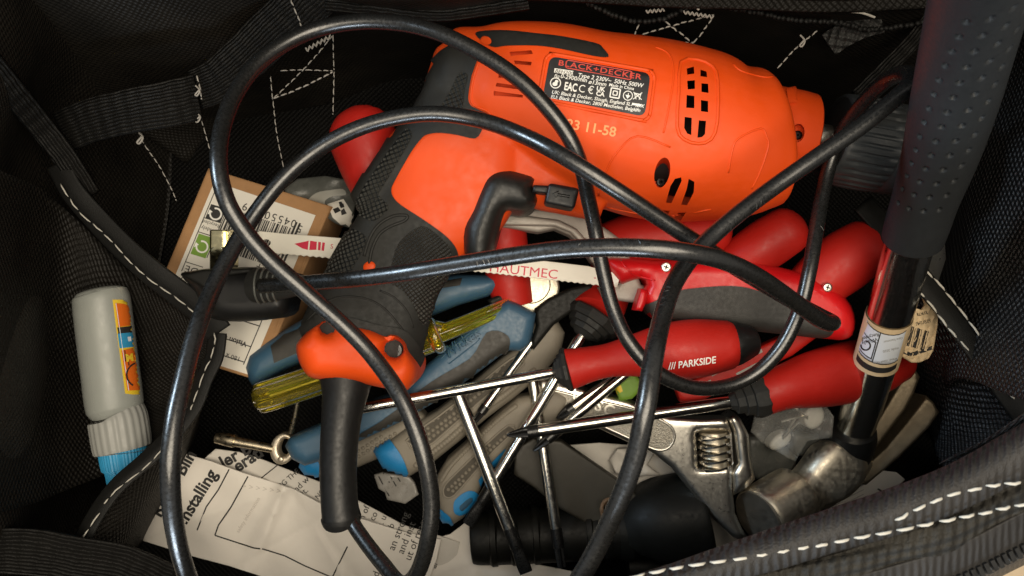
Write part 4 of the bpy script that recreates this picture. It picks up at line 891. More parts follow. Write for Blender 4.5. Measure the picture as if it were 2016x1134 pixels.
d1, h1, s1_ = driver('red screwdriver marked with white lettering, its shaft pointing left under the drill heel', (1092, 733, -.95), (640, 817, -.75), 11, ('cross', 60),
       [(1120, 727, -.9, 41), (1160, 717, -.88, 35), (1200, 709, -.88, 33.5), (1250, 700, -.85, 42), (1310, 692, -.8, 55), (1370, 686, -.8, 58), (1425, 680, -.8, 50)])
lettering([('/// PARKSIDE', 1316, 727, 18.5, 8, dict(shear=.18, bold=.02, sx=.92))], on(h1, .012), MT['white'], h1)
loft('end_cap', [(1428, 680, -.8, 44), (1450, 677, -.8, 42), (1480, 672, -.85, 30)], MT['blackpl'], d1, n=28, steps=4, r1=.12)
lettering([('PH2 x 150 mm S2 steel', 725, 806, 11, 9, dict(sx=1.1))], on(s1_, .006), MT['inkgrey'], s1_)
d2, h2, s2_ = driver('red screwdriver with a cross tip, handle tucked behind the hammer shaft', (1438, 792, -1.35), (998, 857, -.95), 12.5, ('cross', 62),
       [(1502, 776, -1.35, 42), (1545, 762, -1.32, 44), (1600, 748, -1.6, 55), (1660, 735, -2.05, 60), (1720, 721, -2.45, 56), (1760, 711, -2.65, 44)])
driver('red screwdriver standing steeply below the saw frame, flat tip down on the paper', (1146, 660, -1.8), (921, 1033, -1.75), 12, ('flat', 92),
       [(1170, 624, -1.9, 54), (1186, 590, -2.2, 50), (1205, 545, -2.3, 48), (1225, 500, -2.4, 50)])
driver('red screwdriver with its handle tip between the drill body and hammer shaft', (1330, 653, -2.0), (1050, 888, -1.75), 11, ('cross', 55),
       [(1560, 600, -1.75, 44), (1610, 556, -1.6, 54), (1660, 516, -1.5, 60), (1700, 488, -1.45, 56)], nose=False)
driver('red screwdriver with its round handle end above the saw handle', (1240, 720, -2.1), (1096, 824, -1.9), 10.5, ('cross', 40),
       [(1420, 568, -1.9, 42), (1455, 518, -1.75, 44), (1500, 486, -1.6, 50), (1548, 455, -1.5, 48)], nose=False)
driver('red screwdriver mostly hidden between the saw frame and the drill, small cross tip', (1055, 662, -2.0), (929, 838, -1.8), 9.5, ('cross', 48),
       [(1170, 500, -2.0, 46), (1240, 478, -2.0, 56), (1330, 464, -1.95, 58), (1400, 455, -1.9, 50)], nose=False)
driver('red screwdriver with its handle under the trigger and a star tip', (1038, 680, -2.15), (1106, 1116, -1.85), 11.5, ('star', 78),
       [(1012, 600, -2.1, 40), (1000, 540, -2.05, 44), (992, 470, -2.0, 46), (985, 400, -1.95, 44)], nose=False)
driver('red screwdriver with large dull handle left of the drill grip, longest shaft', (862, 672, -1.85), (1036, 1127, -1.6), 13.5, ('flat', 95),
       [(815, 530, -1.5, 34), (780, 440, -1.3, 46), (742, 345, -1.1, 62), (715, 275, -1.0, 66), (708, 262, -1.0, 62)], nose=False)
# clear yellow screwdriver
ys = thing('screwdriver', 'clear yellow fluted acetate screwdriver handle passing under the orange heel cap', 'screwdriver', P(680, 720, -1.2))
loft('handle', [(507, 785, -1.15, 24), (514, 783, -1.15, 31), (545, 774, -1.15, 32), (640, 742, -1.15, 32), (740, 702, -1.15, 33), (836, 668, -1.1, 32), (862, 659, -1.1, 31), (866, 658, -1.1, 24)], MT['yellow'], ys, n=80, steps=6, flute=.13, nf=10, r0=.08)
loft('handle_core', [(530, 779, -1.15, 11), (680, 728, -1.15, 11), (840, 667, -1.1, 11)], MT['chrome_s'], ys, n=20, steps=4)
loft('grip_ring', [(845, 666, -1.1, 30), (852, 663, -1.1, 36), (863, 659, -1.1, 36), (868, 657, -1.1, 30)], MT['yellow'], ys, n=40, steps=3)
loft('lower_handle', [(866, 657, -1.1, 20), (900, 644, -1.15, 19), (960, 619, -1.4, 18), (1000, 602, -1.7, 16), (1012, 598, -1.8, 13)], MT['yellow'], ys, n=60, steps=4, flute=.14, nf=6)
g = []
for r in range(3):
    for k in range(7): g.append(((545 + k * 14 + r * 3, 764 + r * 9 - k * 4.6), 0))
# ================================================================== blue pliers
bp_ = thing('pliers', 'big blue and charcoal handled pliers with raised maker name under the drill', 'pliers', P(1045, 575, -2.0))
hB1 = pillow('handle', [(482, 724), (490, 700), (523, 674), (563, 647), (620, 614), (720, 578), (830, 548), (900, 540), (983, 541), (990, 566), (960, 584), (900, 602), (832, 630), (740, 662), (640, 696), (560, 728), (515, 752), (496, 758), (488, 745)], -2.0, MT['blue'], bp_, h=.38, R=26, depth=.5, g=8)
patch('grip_insert', [(534, 682), (560, 660), (590, 648), (640, 634), (740, 600), (830, 572), (840, 600), (740, 640), (640, 672), (590, 692), (540, 714)], on(hB1, .03), MT['darkgrip'], hB1, g=8, thick=.06)
patch('grip_insert', [(862, 556), (910, 548), (906, 562), (868, 568)], on(hB1, .015), MT['darkgrip'], hB1, g=6, thick=.03)
hB2 = pillow('handle', [(561, 878), (570, 862), (615, 843), (700, 802), (790, 768), (824, 732), (870, 692), (912, 655), (950, 622), (980, 600), (1000, 590), (1020, 598), (1055, 617), (1050, 650), (1042, 678), (1025, 691), (1003, 690), (985, 700), (930, 742), (860, 790), (790, 830), (700, 872), (640, 905), (600, 917), (575, 904)], -1.62, MT['blue'], bp_, h=.30, R=20, depth=.6, g=7)
patch('grip_insert', cr([(790, 800), (830, 765), (871, 738), (925, 706), (944, 678), (958, 655), (980, 651), (1000, 661), (1004, 676), (995, 694), (985, 700), (930, 742), (860, 790), (790, 830), (700, 872), (690, 865), (740, 835)], 2, True), on(hB2, .04), MT['darkgrip'], hB2, g=7, thick=.08)
lettering([('Wickes', 881, 709, 26, 36, dict(shear=.12, sx=1.05))], on(hB2, .08), MT['blue'], hB2, name='raised_lettering', bold=.006, raised=.09)
bead('name_frame', [[(868, 706), (928, 652), (944, 667), (936, 676), (884, 716)]], on(hB2, .0), .016, MT['blue'], hB2, closed=True, sm=0)
pillow('pivot_plate', ell(1046, 566, 56, 50), -1.98, MT['pivot'], bp_, h=.05, R=5, depth=.4, g=8)
bead('pivot_ring', [ell(1044, 560, 39, 37)], at(-1.925), .012, MT['dark'], bp_)
pillow('jaw', [(1052, 608), (1078, 588), (1125, 565), (1165, 556), (1180, 590), (1130, 612), (1090, 640), (1070, 665), (1050, 690), (1046, 670), (1056, 640)], -1.85, MT['torch'], bp_, h=.10, R=8, depth=.4, g=7)
pillow('jaw', [(960, 590), (985, 580), (1008, 570), (1014, 583), (990, 596), (966, 606)], -1.72, MT['torch'], bp_, h=.05, R=6, depth=.3, g=5)
# ================================================================== taupe pliers (two pairs)
def dotgrid(poly, axis, step=11, inset=9):
    A = np.array(poly); c = A.mean(0); ax = np.array(axis, float); ax /= np.linalg.norm(ax); pe = np.array([-ax[1], ax[0]]); out = []
    for i in range(-60, 61):
        for j in range(-14, 15):
            p = c + ax * (i + .5 * (j % 2)) * step + pe * j * step * .88
            out.append(p)
    X = np.array(out); k = inside(poly, X[:, 0], X[:, 1]) & (pdist(poly, X[:, 0], X[:, 1]) > inset); return [tuple(p) for p in X[k]]
gp = thing('pliers', 'taupe dotted grip pliers with bright blue ends, handles spread under the cord', 'pliers', P(1080, 650, -2.2))
hA = pillow('handle', [(740, 898), (738, 884), (764, 868), (800, 842), (860, 808), (930, 752), (985, 706), (1030, 672), (1046, 640), (1068, 622), (1096, 628), (1112, 655), (1104, 695), (1070, 735), (1010, 785), (960, 822), (900, 872), (850, 912), (806, 938), (770, 928), (750, 915)], -2.25, MT['grey'], gp, h=.30, R=24, depth=.5, g=8)
patch('end_sleeve', cr([(733, 884), (764, 867), (778, 878), (795, 905), (806, 938), (785, 941), (764, 930), (742, 908)], 3, True), on(hA, .05), MT['bluebr'], hA, g=6, thick=.16)
pd = [(800, 868), (860, 822), (930, 768), (985, 722), (1020, 700), (1032, 716), (985, 758), (940, 795), (880, 848), (830, 886)]
patch('pad_shade', pd, on(hA, .006), MT['greypad'], hA, g=7, thick=.02)  # dark sheet painting the shade between the grip dots
bead('pad_rim', [pd], on(hA, .0), .03, MT['grey'], hA, sm=2)
V, F = dots_geo(dotgrid(pd, (-.78, .62), 10.5, 6), on(hA, .0), .052); mk('grip_dots', V, F, MT['grey'], hA, kind='stuff')
rp_ = cr([(820, 915), (880, 868), (940, 815), (1000, 772), (1050, 730)], 12); V, F = dots_geo(rp_, on(hA, .0), .085, 8); mk('grip_ridges', V, F, MT['grey'], hA, kind='stuff')
hC = pillow('handle', [(590, 915), (596, 900), (640, 882), (700, 862), (760, 838), (820, 800), (850, 828), (800, 870), (740, 905), (680, 930), (640, 940), (600, 935)], -2.5, MT['grey'], gp, h=.28, R=20, depth=.4, g=8)
patch('end_sleeve', [(588, 912), (598, 898), (622, 890), (630, 915), (628, 942), (606, 938)], on(hC, .05), MT['bluebr'], hC, g=6, thick=.16)
V, F = dots_geo(dotgrid([(690, 880), (780, 845), (800, 860), (740, 890), (700, 905)], (-.8, .5), 10.5, 3), on(hC, .0), .05); mk('grip_dots', V, F, MT['grey'], hC, kind='stuff')
gp2 = thing('pliers', 'taupe pliers with dotted grip and blue hanging loop, end resting on the paper', 'pliers', P(1000, 850, -2.3))
hB = pillow('handle', [(862, 996), (858, 962), (862, 935), (880, 905), (918, 872), (972, 822), (1018, 782), (1050, 775), (1090, 760), (1130, 780), (1110, 830), (1060, 850), (1020, 872), (985, 905), (952, 945), (938, 985), (914, 1018), (890, 1034), (868, 1026)], -2.3, MT['grey'], gp2, h=.26, R=20, depth=.45, g=8)
patch('end_sleeve', [(858, 992), (864, 996), (886, 1016), (893, 1030), (878, 1037), (864, 1030), (859, 1014)], on(hB, .045), MT['bluebr'], hB, g=5, thick=.16)
patch('side_sleeve', [(944, 958), (940, 944), (965, 910), (992, 882), (1000, 890), (975, 925), (956, 955)], on(hB, .05), MT['bluebr'], hB, g=5, thick=.16)
lp = [(893, 998), (896, 984), (912, 970), (928, 965), (938, 972), (937, 986), (924, 1002), (908, 1012), (896, 1010)]
patch('hanging_loop', cr(lp, 3, True), on(hB, .05), MT['bluebr'], hB, g=4, thick=.12, holes=[cr([(904, 998), (914, 986), (926, 978), (929, 984), (920, 994), (909, 1004)], 3, True)])
patch('loop_slot', cr([(903, 999), (914, 985), (927, 977), (931, 984), (920, 996), (908, 1006)], 3, True), on(hB, .012), MT['blue'], hB, g=4, thick=.02)
pd2 = [(873, 972), (876, 955), (905, 925), (960, 872), (1000, 838), (1015, 846), (975, 885), (930, 935), (895, 975), (880, 980)]
patch('pad_shade', pd2, on(hB, .006), MT['greypad'], hB, g=7, thick=.02)
bead('pad_rim', [pd2], on(hB, .0), .025, MT['grey'], hB, sm=2)
V, F = dots_geo(dotgrid(pd2, (-.72, .68), 9.5, 5), on(hB, .0), .046); mk('grip_dots', V, F, MT['grey'], hB, kind='stuff')
rp2 = cr([(870, 945), (890, 915), (930, 875), (980, 828), (1015, 800)], 11); V, F = dots_geo(rp2, on(hB, .0), .06, 8); mk('grip_ridges', V, F, MT['grey'], hB, kind='stuff')
# ================================================================== adjustable wrench
wr = thing('adjustable_wrench', 'chrome adjustable wrench with knurled worm screw and cast handle lettering', 'wrench', P(1400, 900, -2.4))
wz = lambda u, v: -2.25 + max(0, min(1, (u - 1080) / 350)) * .25
wb_ = pillow('wrench_body', [(1060, 745), (1090, 748), (1160, 768), (1240, 788), (1282, 808), (1320, 820), (1380, 824), (1431, 822), (1440, 850), (1443, 900), (1444, 924), (1442, 960), (1447, 1010), (1466, 1052), (1462, 1064), (1444, 1058), (1402, 1020), (1362, 970), (1322, 920), (1282, 890), (1240, 872), (1168, 838), (1100, 830), (1060, 825)], wz, MT['chrome_s'], wr, h=.13, R=12, depth=.4, g=8, holes=[rrect([(1370, 851), (1436, 849), (1442, 916), (1374, 922)], 6)])
patch('cast_recess', cr([(1080, 770), (1150, 784), (1240, 804), (1290, 822), (1318, 838), (1328, 858), (1318, 880), (1296, 886), (1264, 874), (1190, 840), (1150, 824), (1085, 812)], 2, True), on(wb_, .016), MT['castpanel'], wb_, g=7, thick=.02)
bead('recess_rim', [[(1080, 770), (1150, 784), (1240, 804), (1290, 822), (1318, 838), (1328, 858), (1318, 880), (1296, 886), (1264, 874), (1190, 840), (1150, 824), (1085, 812)]], on(wb_, .0), .035, MT['chrome_s'], wb_, sm=3)
lettering([('VOSC', 1122, 786, 30, -22, dict(space=1.25, bold=.02))], on(wb_, .07), MT['chrome_s'], wb_, name='cast_lettering', raised=.06)
pillow('sliding_jaw', [(1432, 822), (1446, 812), (1458, 824), (1474, 856), (1478, 900), (1486, 944), (1470, 962), (1444, 975), (1441, 930), (1452, 912), (1444, 850)], -1.98, MT['chrome_s'], wr, h=.2, R=14, depth=.5, g=7)
wl = loft('worm_screw', [(1404, 850, -2.2, 27), (1407, 922, -2.2, 27)], MT['steel'], wr, n=24, steps=1)
g = []
for k in range(5):
    a = 855 + k * 15; g.append(loft_geo([(1403 + k, a, -2.15, 27), (1403 + k, a + 1, -2.15, 33), (1404 + k, a + 5, -2.15, 33), (1404 + k, a + 6, -2.15, 27)], n=28, steps=1)[:2])
for V, F in g: mk('worm_thread', V, F, MT['chrome'], wl, sharp=35)
for V, F in [prism(rrect([(1425, 857 + k * 15), (1438, 857 + k * 15), (1439, 863 + k * 15), (1426, 863 + k * 15)], 1.5), -1.98, -2.4) for k in range(4)]: mk('jaw_rack', V, F, MT['chrome_s'], wr, smooth=False)
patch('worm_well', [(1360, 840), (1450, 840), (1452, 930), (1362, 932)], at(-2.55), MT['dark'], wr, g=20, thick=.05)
# ================================================================== torch and steel bracket
to = thing('torch', 'black ribbed torch lying under the screwdriver tips at the bottom of the bag', 'torch', P(1200, 1040, -3.2))
loft('torch_barrel', [(930, 1062, -2.9, 46), (960, 1060, -2.9, 50), (1100, 1052, -2.9, 52), (1220, 1044, -2.9, 54)], MT['torch'], to, n=40, steps=4, r0=.05)
loft('torch_head', [(1215, 1044, -2.9, 56), (1238, 1042, -2.9, 60), (1242, 1042, -2.9, 56), (1262, 1040, -2.9, 58), (1268, 1036, -2.85, 72), (1300, 1026, -2.8, 84), (1350, 1020, -2.8, 88), (1376, 1017, -2.8, 88), (1382, 1016, -2.8, 82)], MT['torch'], to, n=48, steps=3, sharp=35)
for V, F in [loft_geo([(x, 1058 - (x - 960) * .055, -2.9, 51), (x + 2, 1058 - (x - 960) * .055, -2.9, 55.5), (x + 12, 1057 - (x - 960) * .055, -2.9, 55.5), (x + 14, 1057 - (x - 960) * .055, -2.9, 51)], n=32, steps=1)[:2] for x in (965, 1005, 1048, 1150, 1185)]: mk('grip_ring', V, F, MT['torch'], to, sharp=35)
loft('tail_piece', [(1236, 1118, -3.4, 30), (1300, 1112, -3.4, 30), (1330, 1108, -3.4, 26)], MT['torch'], to, n=24, steps=3)
br = thing('steel_bracket', 'flat black coated steel bar with a rusty round hole across the torch', 'bracket', P(1130, 950, -2.6))
bb = pillow('bracket_bar', [(1014, 884), (1050, 862), (1105, 868), (1140, 892), (1224, 950), (1272, 990), (1262, 1030), (1228, 1052), (1182, 1048), (1140, 1022), (1096, 998), (1052, 960), (1012, 934)], lambda u, v: -2.35 - (u - 1014) * .0008, MT['bracket'], br, h=.05, R=6, depth=.28, g=9, holes=[ell(1202, 1003, 13, 16)])
bead('hole_rim', [ell(1202, 1003, 18, 21)], on(bb, .004), .05, MT['rust'], bb)
patch('hole_back', ell(1202, 1003, 16, 19), at(-2.75), MT['rust'], br, g=8, thick=.05)
# ================================================================== cardboard box
bx = thing('cardboard_box', 'brown cardboard box with a white upside down barcode label', 'box', P(470, 560, -4.0))
e1 = np.array((.955, .297)); e2 = np.array((-.385, .923)); o0 = np.array((410, 331.))
def Bq(a, b): return tuple(o0 + e1 * a + e2 * b)
bzf = lambda u, v: -1.95
top = pillow('box_panel', [Bq(0, 0), Bq(254, 0), Bq(254, 372), Bq(0, 372)], bzf, MT['card'], bx, h=.035, R=9, depth=1.7, g=14, wob=.012)
pillow('closing_flap', [Bq(242, 20), Bq(250, 20), Bq(250, 360), Bq(242, 360)], -1.93, MT['card'], bx, h=.03, R=4, depth=.05, g=10)
lb = patch('box_label', [Bq(22, 22), Bq(232, 26), Bq(232, 366), Bq(22, 366)], on(top, .014), MT['label'], bx, g=16, thick=.012)
bo_ = on(lb, .010)
def BQ(x0, y0, x1, y1): return [Bq(x0, y0), Bq(x1, y0), Bq(x1, y1), Bq(x0, y1)]
def BL(x0, y0, x1, y1, wd=2): return line(Bq(x0, y0), Bq(x1, y1), wd)
TA = 180 - 17.3
bars = []; x = 68; rs = np.random.RandomState(4)
while x < 208:
    wd = rs.choice([1.3, 1.3, 2.6, 4.2]); bars.append(BQ(x, 64 if 74 < x < 136 or 142 < x < 200 else 50, x + wd, 148)); x += wd + rs.choice([1.4, 1.4, 2.8, 3.6])
bars += [BL(30, 36, 66, 36, 1.6), BL(30, 36, 30, 210, 1.6), BL(66, 36, 66, 170, 1.6), BL(30, 96, 66, 96, 1.6), BL(30, 126, 66, 126, 1.6), BL(30, 190, 66, 190, 1.6), BL(36, 214, 130, 214, 1.8), BL(36, 214, 36, 360, 1.8), BL(214, 250, 214, 350, 2), BL(90, 268, 214, 268, 2), BL(90, 312, 214, 312, 2), BL(70, 345, 214, 345, 2), BQ(33, 66, 64, 96), BQ(150, 176, 152, 250)]
bars += [BQ(196 + i * 5 + i % 2, 165, 198 + i * 5 + (i * 5 % 3), 212) for i in range(5)]
quads('barcode', bars, bo_, MT['ink'], lb, g=14)
quads('green_square', [BQ(33, 129, 64, 172)], bo_, MT['green'], lb)
A0 = np.array(Bq(49, 82)); A1 = np.array(Bq(49, 152))
quads('recycling_arrow', arc(A0[0], A0[1], 11, -100, 190, 3.4) + [[(A0[0] - 16, A0[1] + 1), (A0[0] - 6, A0[1] - 4), (A0[0] - 12, A0[1] - 9)]] + arc(A1[0], A1[1], 11, -100, 190, 3.4) + [[(A1[0] - 16, A1[1] + 1), (A1[0] - 6, A1[1] - 4), (A1[0] - 12, A1[1] - 9)]], on(lb, .018), MT['white'], lb, g=4)
lettering([('5', *Bq(218, 54), 21, TA), ('045502', *Bq(203, 47), 22, TA, dict(space=1.22)), ('819', *Bq(128, 44), 22, TA, dict(space=1.2)), ('>', *Bq(72, 40), 18, TA), ('Widely', *Bq(64, 112), 11, TA), ('Recycled', *Bq(66, 100), 10, TA), ('PRODUCT CODE', *Bq(200, 196), 20, TA, dict(space=1.1)), ('1322', *Bq(60, 222), 9, TA), ('0018', *Bq(60, 232), 9, TA), ('F', *Bq(170, 150), 18, TA), ('Vision House', *Bq(204, 306), 14.5, TA, dict(bold=.025)), ('White', *Bq(130, 282), 14, TA, dict(bold=.02)), ('180 x 160 cm', *Bq(204, 338), 13, TA)], bo_, MT['ink'], lb)
# crumpled printed plastic beside the box
pw = thing('plastic_wrapper', 'crumpled grey plastic wrapper with a black squares mark behind the box', 'plastic wrapper', P(640, 390, -2.6))
wrz = lambda u, v: -2.2 + .08 * math.sin(u * .06) + .07 * math.sin(v * .09 + u * .03)
wp = pillow('wrapper_film', [(560, 372), (585, 352), (640, 346), (690, 355), (700, 400), (690, 450), (660, 440), (600, 400), (566, 395)], wrz, MT['greyplastic'], pw, h=.04, R=6, depth=.1, g=7)
patch('pale_print', cr([(604, 400), (622, 380), (650, 374), (675, 372), (680, 384), (655, 386), (640, 396), (640, 410)], 3, True), on(wp, .01), MT['palegrey'], wp, g=6, thick=.01)
patch('white_corner', [(645, 402), (676, 392), (700, 430), (682, 452), (655, 428)], on(wp, .014), MT['label'], wp, g=7, thick=.01)
quads('squares_mark', [[(656, 413), (666, 409), (671, 416), (660, 421)], [(671, 416), (677, 411), (682, 420), (672, 424)], [(667, 399), (672, 398), (675, 403), (669, 405)], [(668, 405), (676, 402), (678, 409), (671, 411)]], on(wp, .03), MT['ink'], wp)
# ================================================================== papers
def crease(u, v, a, b, c, w, h): return h * math.exp(-abs((u * a + v * b - c)) / w)
def pz1(u, v): return -2.55 - (v - 900) * .0006 + crease(u, v, .93, .36, 866, 9, .09) - crease(u, v, .8, -.6, -122, 12, .06) + crease(u, v, .3, .95, 1085, 10, .05) + crease(u, v, .98, .2, 888, 8, .06) - crease(u, v, .5, .87, 1205, 10, .07) + crease(u, v, .88, -.47, 60, 9, .05) + crease(u, v, .25, .97, 1018, 6, .04) * (u > 480) + .05 * math.sin(u * .022 + v * .012) + .03 * math.sin(u * .05 - v * .03) + .10 * math.exp(-((u - 560 + (v - 960) * .5) / 16) ** 2)
def pz2(u, v): return crease(u, v, .7, .7, 1150, 8, .06) + crease(u, v, .5, .87, 1090, 7, .05) - crease(u, v, .9, .4, 1010, 8, .05) + -2.72 - (v - 900) * .0006 + .05 * math.sin(u * .02 + v * .02 + 2) + .02 * math.sin(u * .07 - v * .02)
def pz3(u, v): return crease(u, v, .35, .94, 1360, 8, .06) + crease(u, v, .97, .2, 1130, 8, .06) - crease(u, v, .8, -.6, 80, 8, .06) + -2.85 + .04 * math.sin(u * .02 + v * .025 + 4)
ps = thing('instruction_sheet', 'folded blind instruction sheet with bold Installing heading, front layer', 'instruction sheet', P(560, 1020, -3.0))
p1 = pillow('sheet', [(279, 1064), (300, 1000), (330, 930), (362, 893), (415, 908), (450, 921), (488, 934), (540, 950), (580, 964), (632, 992), (700, 1018), (790, 1046), (868, 1062), (860, 1100), (830, 1180), (640, 1178), (512, 1134), (450, 1114), (382, 1096), (330, 1080)], pz1, MT['paper'], ps, h=.012, R=2, depth=.03, g=7)
o1 = at(lambda u, v: pz1(u, v) + .028)
lettering([('Roller Blin', 316, 1020, 34, 60.5, dict(bold=.03)), ('Installing', 366, 1034, 34, 58.5, dict(bold=.03))], o1, MT['ink'], p1)
pol = [(451, 924), (430, 964), (406, 998), (388, 1044)]; pol2 = [(488, 938), (455, 998), (430, 1034), (423, 1054), (500, 1079), (518, 1081), (560, 1094), (600, 1114), (654, 1137)]; pol3 = [(654, 1137), (684, 1076)]
quads('printed_rules', [line(q[i], q[i + 1], 2.6) for q in (pol, pol2, pol3) for i in range(len(q) - 1)], o1, MT['ink'], p1, g=9)
lettering([('safety information', 470, 1050, 11, 58), ('> > > > > >', 475, 962, 16, -8), ], at(lambda u, v: pz1(u, v) + .026), MT['faint'], p1, name='faint_print')
lettering([('an strong ', 776, 1085, 21, 68), ('and inst', 794, 1092, 21, 68), ('ut of reac', 808, 1105, 21, 68), ('d', 744, 1137, 20, 68)], o1, MT['ink'], p1)
ps2 = thing('instruction_sheet', 'folded blind instruction sheet whose printed layer shows behind the front one', 'instruction sheet', P(600, 950, -3.1))
p2 = pillow('sheet', [(400, 905), (424, 884), (470, 890), (520, 906), (570, 926), (632, 950), (690, 978), (740, 1004), (795, 1034), (868, 1056), (905, 1068), (890, 1140), (700, 1120), (540, 1040), (420, 960)], pz2, MT['paper2'], ps2, h=.012, R=2, depth=.03, g=8)
o2 = at(lambda u, v: pz2(u, v) + .028)
lettering([('ler B', 440, 922, 34, 30, dict(bold=.03)), ('erati', 468, 930, 34, 33, dict(bold=.03)), ('IG THE', 556, 960, 15, 42), ('nd w', 584, 970, 18, 44), ('it.', 598, 976, 18, 44), ('on of', 712, 1034, 18, 66), ('al co', 730, 1042, 18, 66), ('er. u', 748, 1048, 18, 66), ('n b', 768, 1054, 18, 66), ('NC', 626, 984, 14, 50)], o2, MT['ink'], p2)
quads('printed_rules', [line((546, 916), (511, 944), 2)], o2, MT['ink'], p2)
ps3 = thing('paper_sheet', 'plain white folded paper corner under the flat screwdriver tip', 'paper', P(960, 1090, -3.1))
p3 = pillow('sheet', [(850, 1062), (886, 1052), (915, 1030), (940, 1048), (1010, 1098), (1060, 1112), (1130, 1126), (1110, 1160), (1050, 1220), (820, 1220), (838, 1140)], pz3, MT['paper'], ps3, h=.012, R=2, depth=.03, g=8)
lettering([('anis', 866, 1098, 17, 70), ('an', 858, 1120, 17, 70)], at(lambda u, v: pz3(u, v) + .028), MT['ink'], p3)
ps4 = thing('paper_sheet', 'crumpled pale paper between the torch and the wrench jaw', 'paper', P(1400, 1040, -3.6))
pillow('sheet', [(1100, 878), (1180, 872), (1290, 880), (1360, 930), (1440, 1010), (1480, 1068), (1420, 1110), (1380, 1092), (1280, 960), (1226, 948), (1120, 888)], lambda u, v: -3.3 + .06 * math.sin(u * .05) + .05 * math.sin(v * .07 + u * .02), MT['paper2'], ps4, h=.02, R=3, depth=.04, g=12)
pillow('crumpled_fold', [(1200, 905), (1215, 884), (1250, 880), (1290, 890), (1275, 915), (1300, 935), (1240, 940), (1212, 932)], lambda u, v: -3.05 + .1 * math.sin(u * .09) * math.sin(v * .11), MT['paper2'], ps4, h=.08, R=9, depth=.05, g=6)
ps5 = thing('paper_sheet', 'printed paper scrap under the hammer claw against the front wall', 'paper', P(1720, 970, -3.9))
sz = lambda u, v: -3.75 + .05 * math.sin(u * .05 + v * .03)
p5 = pillow('sheet', [(1560, 1010), (1640, 950), (1720, 925), (1765, 930), (1782, 944), (1740, 985), (1650, 1035), (1570, 1065)], sz, MT['paper'], ps5, h=.02, R=3, depth=.03, g=10)
lettering([('(9', 1738, 965, 26, 205, dict(bold=.03)), ('-', 1700, 985, 26, 205, dict(bold=.03))], at(lambda u, v: sz(u, v) + .04), MT['ink'], p5)
quads('printed_rules', [line((1600, 1005 + k * 9), (1700, 955 + k * 9), 1.2) for k in range(3)], at(lambda u, v: sz(u, v) + .04), MT['inkgrey'], p5, g=9)
tg = thing('plastic_bag', 'small clear plastic bag with printed lines below the blue plier end', 'plastic bag', P(785, 960, -3.0))
tgz = lambda u, v: -2.85 + .05 * math.sin(u * .08 + v * .05)
tb = pillow('bag_film', [(736, 935), (752, 930), (806, 938), (816, 950), (824, 974), (798, 992), (762, 984), (758, 970), (745, 962)], tgz, MT['tagbag'], tg, h=.05, R=6, depth=.06, g=5)
quads('printed_lines', [line((746, 938), (766, 976), 2.4), line((755, 932), (767, 950), 2.4), line((769, 938), (780, 957), 2.2), line((783, 940), (788, 948), 2.2)], on(tb, .012), MT['ink'], tb)
# ================================================================== glue bottle
gb = thing('glue_bottle', 'frosted glue bottle with blue tipped cap standing in the left pocket', 'glue bottle', P(230, 760, -2.2))
bt = loft('bottle_body', [(198, 577, -1.05, 46), (200, 588, -1.05, 51), (206, 640, -1.05, 52), (216, 720, -1.05, 52), (225, 790, -1.05, 52), (228, 808, -1.05, 49), (230, 818, -1.05, 42)], MT['bottle'], gb, n=56, steps=6, r0=.12)
loft('cap_collar', [(231, 820, -1.05, 52), (233, 828, -1.05, 54), (241, 878, -1.05, 53.5), (242, 884, -1.05, 50)], MT['capgrey'], gb, n=120, steps=3, flute=.035, nf=24, sharp=40)
loft('cap_tip', [(241, 882, -1.05, 44), (246, 918, -1.05, 42), (247, 920, -1.05, 38), (252, 960, -1.05, 35)], MT['bluecap'], gb, n=160, steps=3, flute=.03, nf=44, sharp=40)
ob = on(bt, .012)
lbl = patch('bottle_label', [(221, 590), (240, 590), (254, 598), (262, 640), (272, 720), (281, 776), (262, 777), (246, 775), (240, 730), (230, 660)], ob, MT['lyellow'], gb, g=5, thick=.006)
o3 = on(bt, .018)
patch('orange_field', [(226, 597), (242, 598), (256, 604), (261, 640), (232, 644)], o3, MT['lorange'], lbl, g=5, thick=.003)
patch('orange_field', [(238, 690), (266, 684), (275, 740), (278, 768), (250, 769), (245, 735)], o3, MT['lorange'], lbl, g=5, thick=.003)
patch('black_band', [(230, 645), (262, 641), (264, 654), (232, 657)], o3, MT['ink'], lbl, g=5, thick=.003)
patch('blue_band', [(231, 657), (264, 654), (268, 682), (235, 686)], o3, MT['bluecap'], lbl, g=5, thick=.003)
quads('label_marks', [line((227, 597), (252, 769), 1.2), line((250, 668), (262, 666), 9)], on(bt, .026), MT['labelcool'], lbl, g=5)
lettering([('MT', 247, 712, 20, 8, dict(bold=.05, sx=.9))], on(bt, .03), MT['lyellow'], lbl)
quads('label_marks', arc(272, 738, 24, 120, 250, 3) + [line((244, 690), (246, 712), 2), line((250, 700), (252, 720), 2)], on(bt, .028), MT['ink'], lbl, g=4)
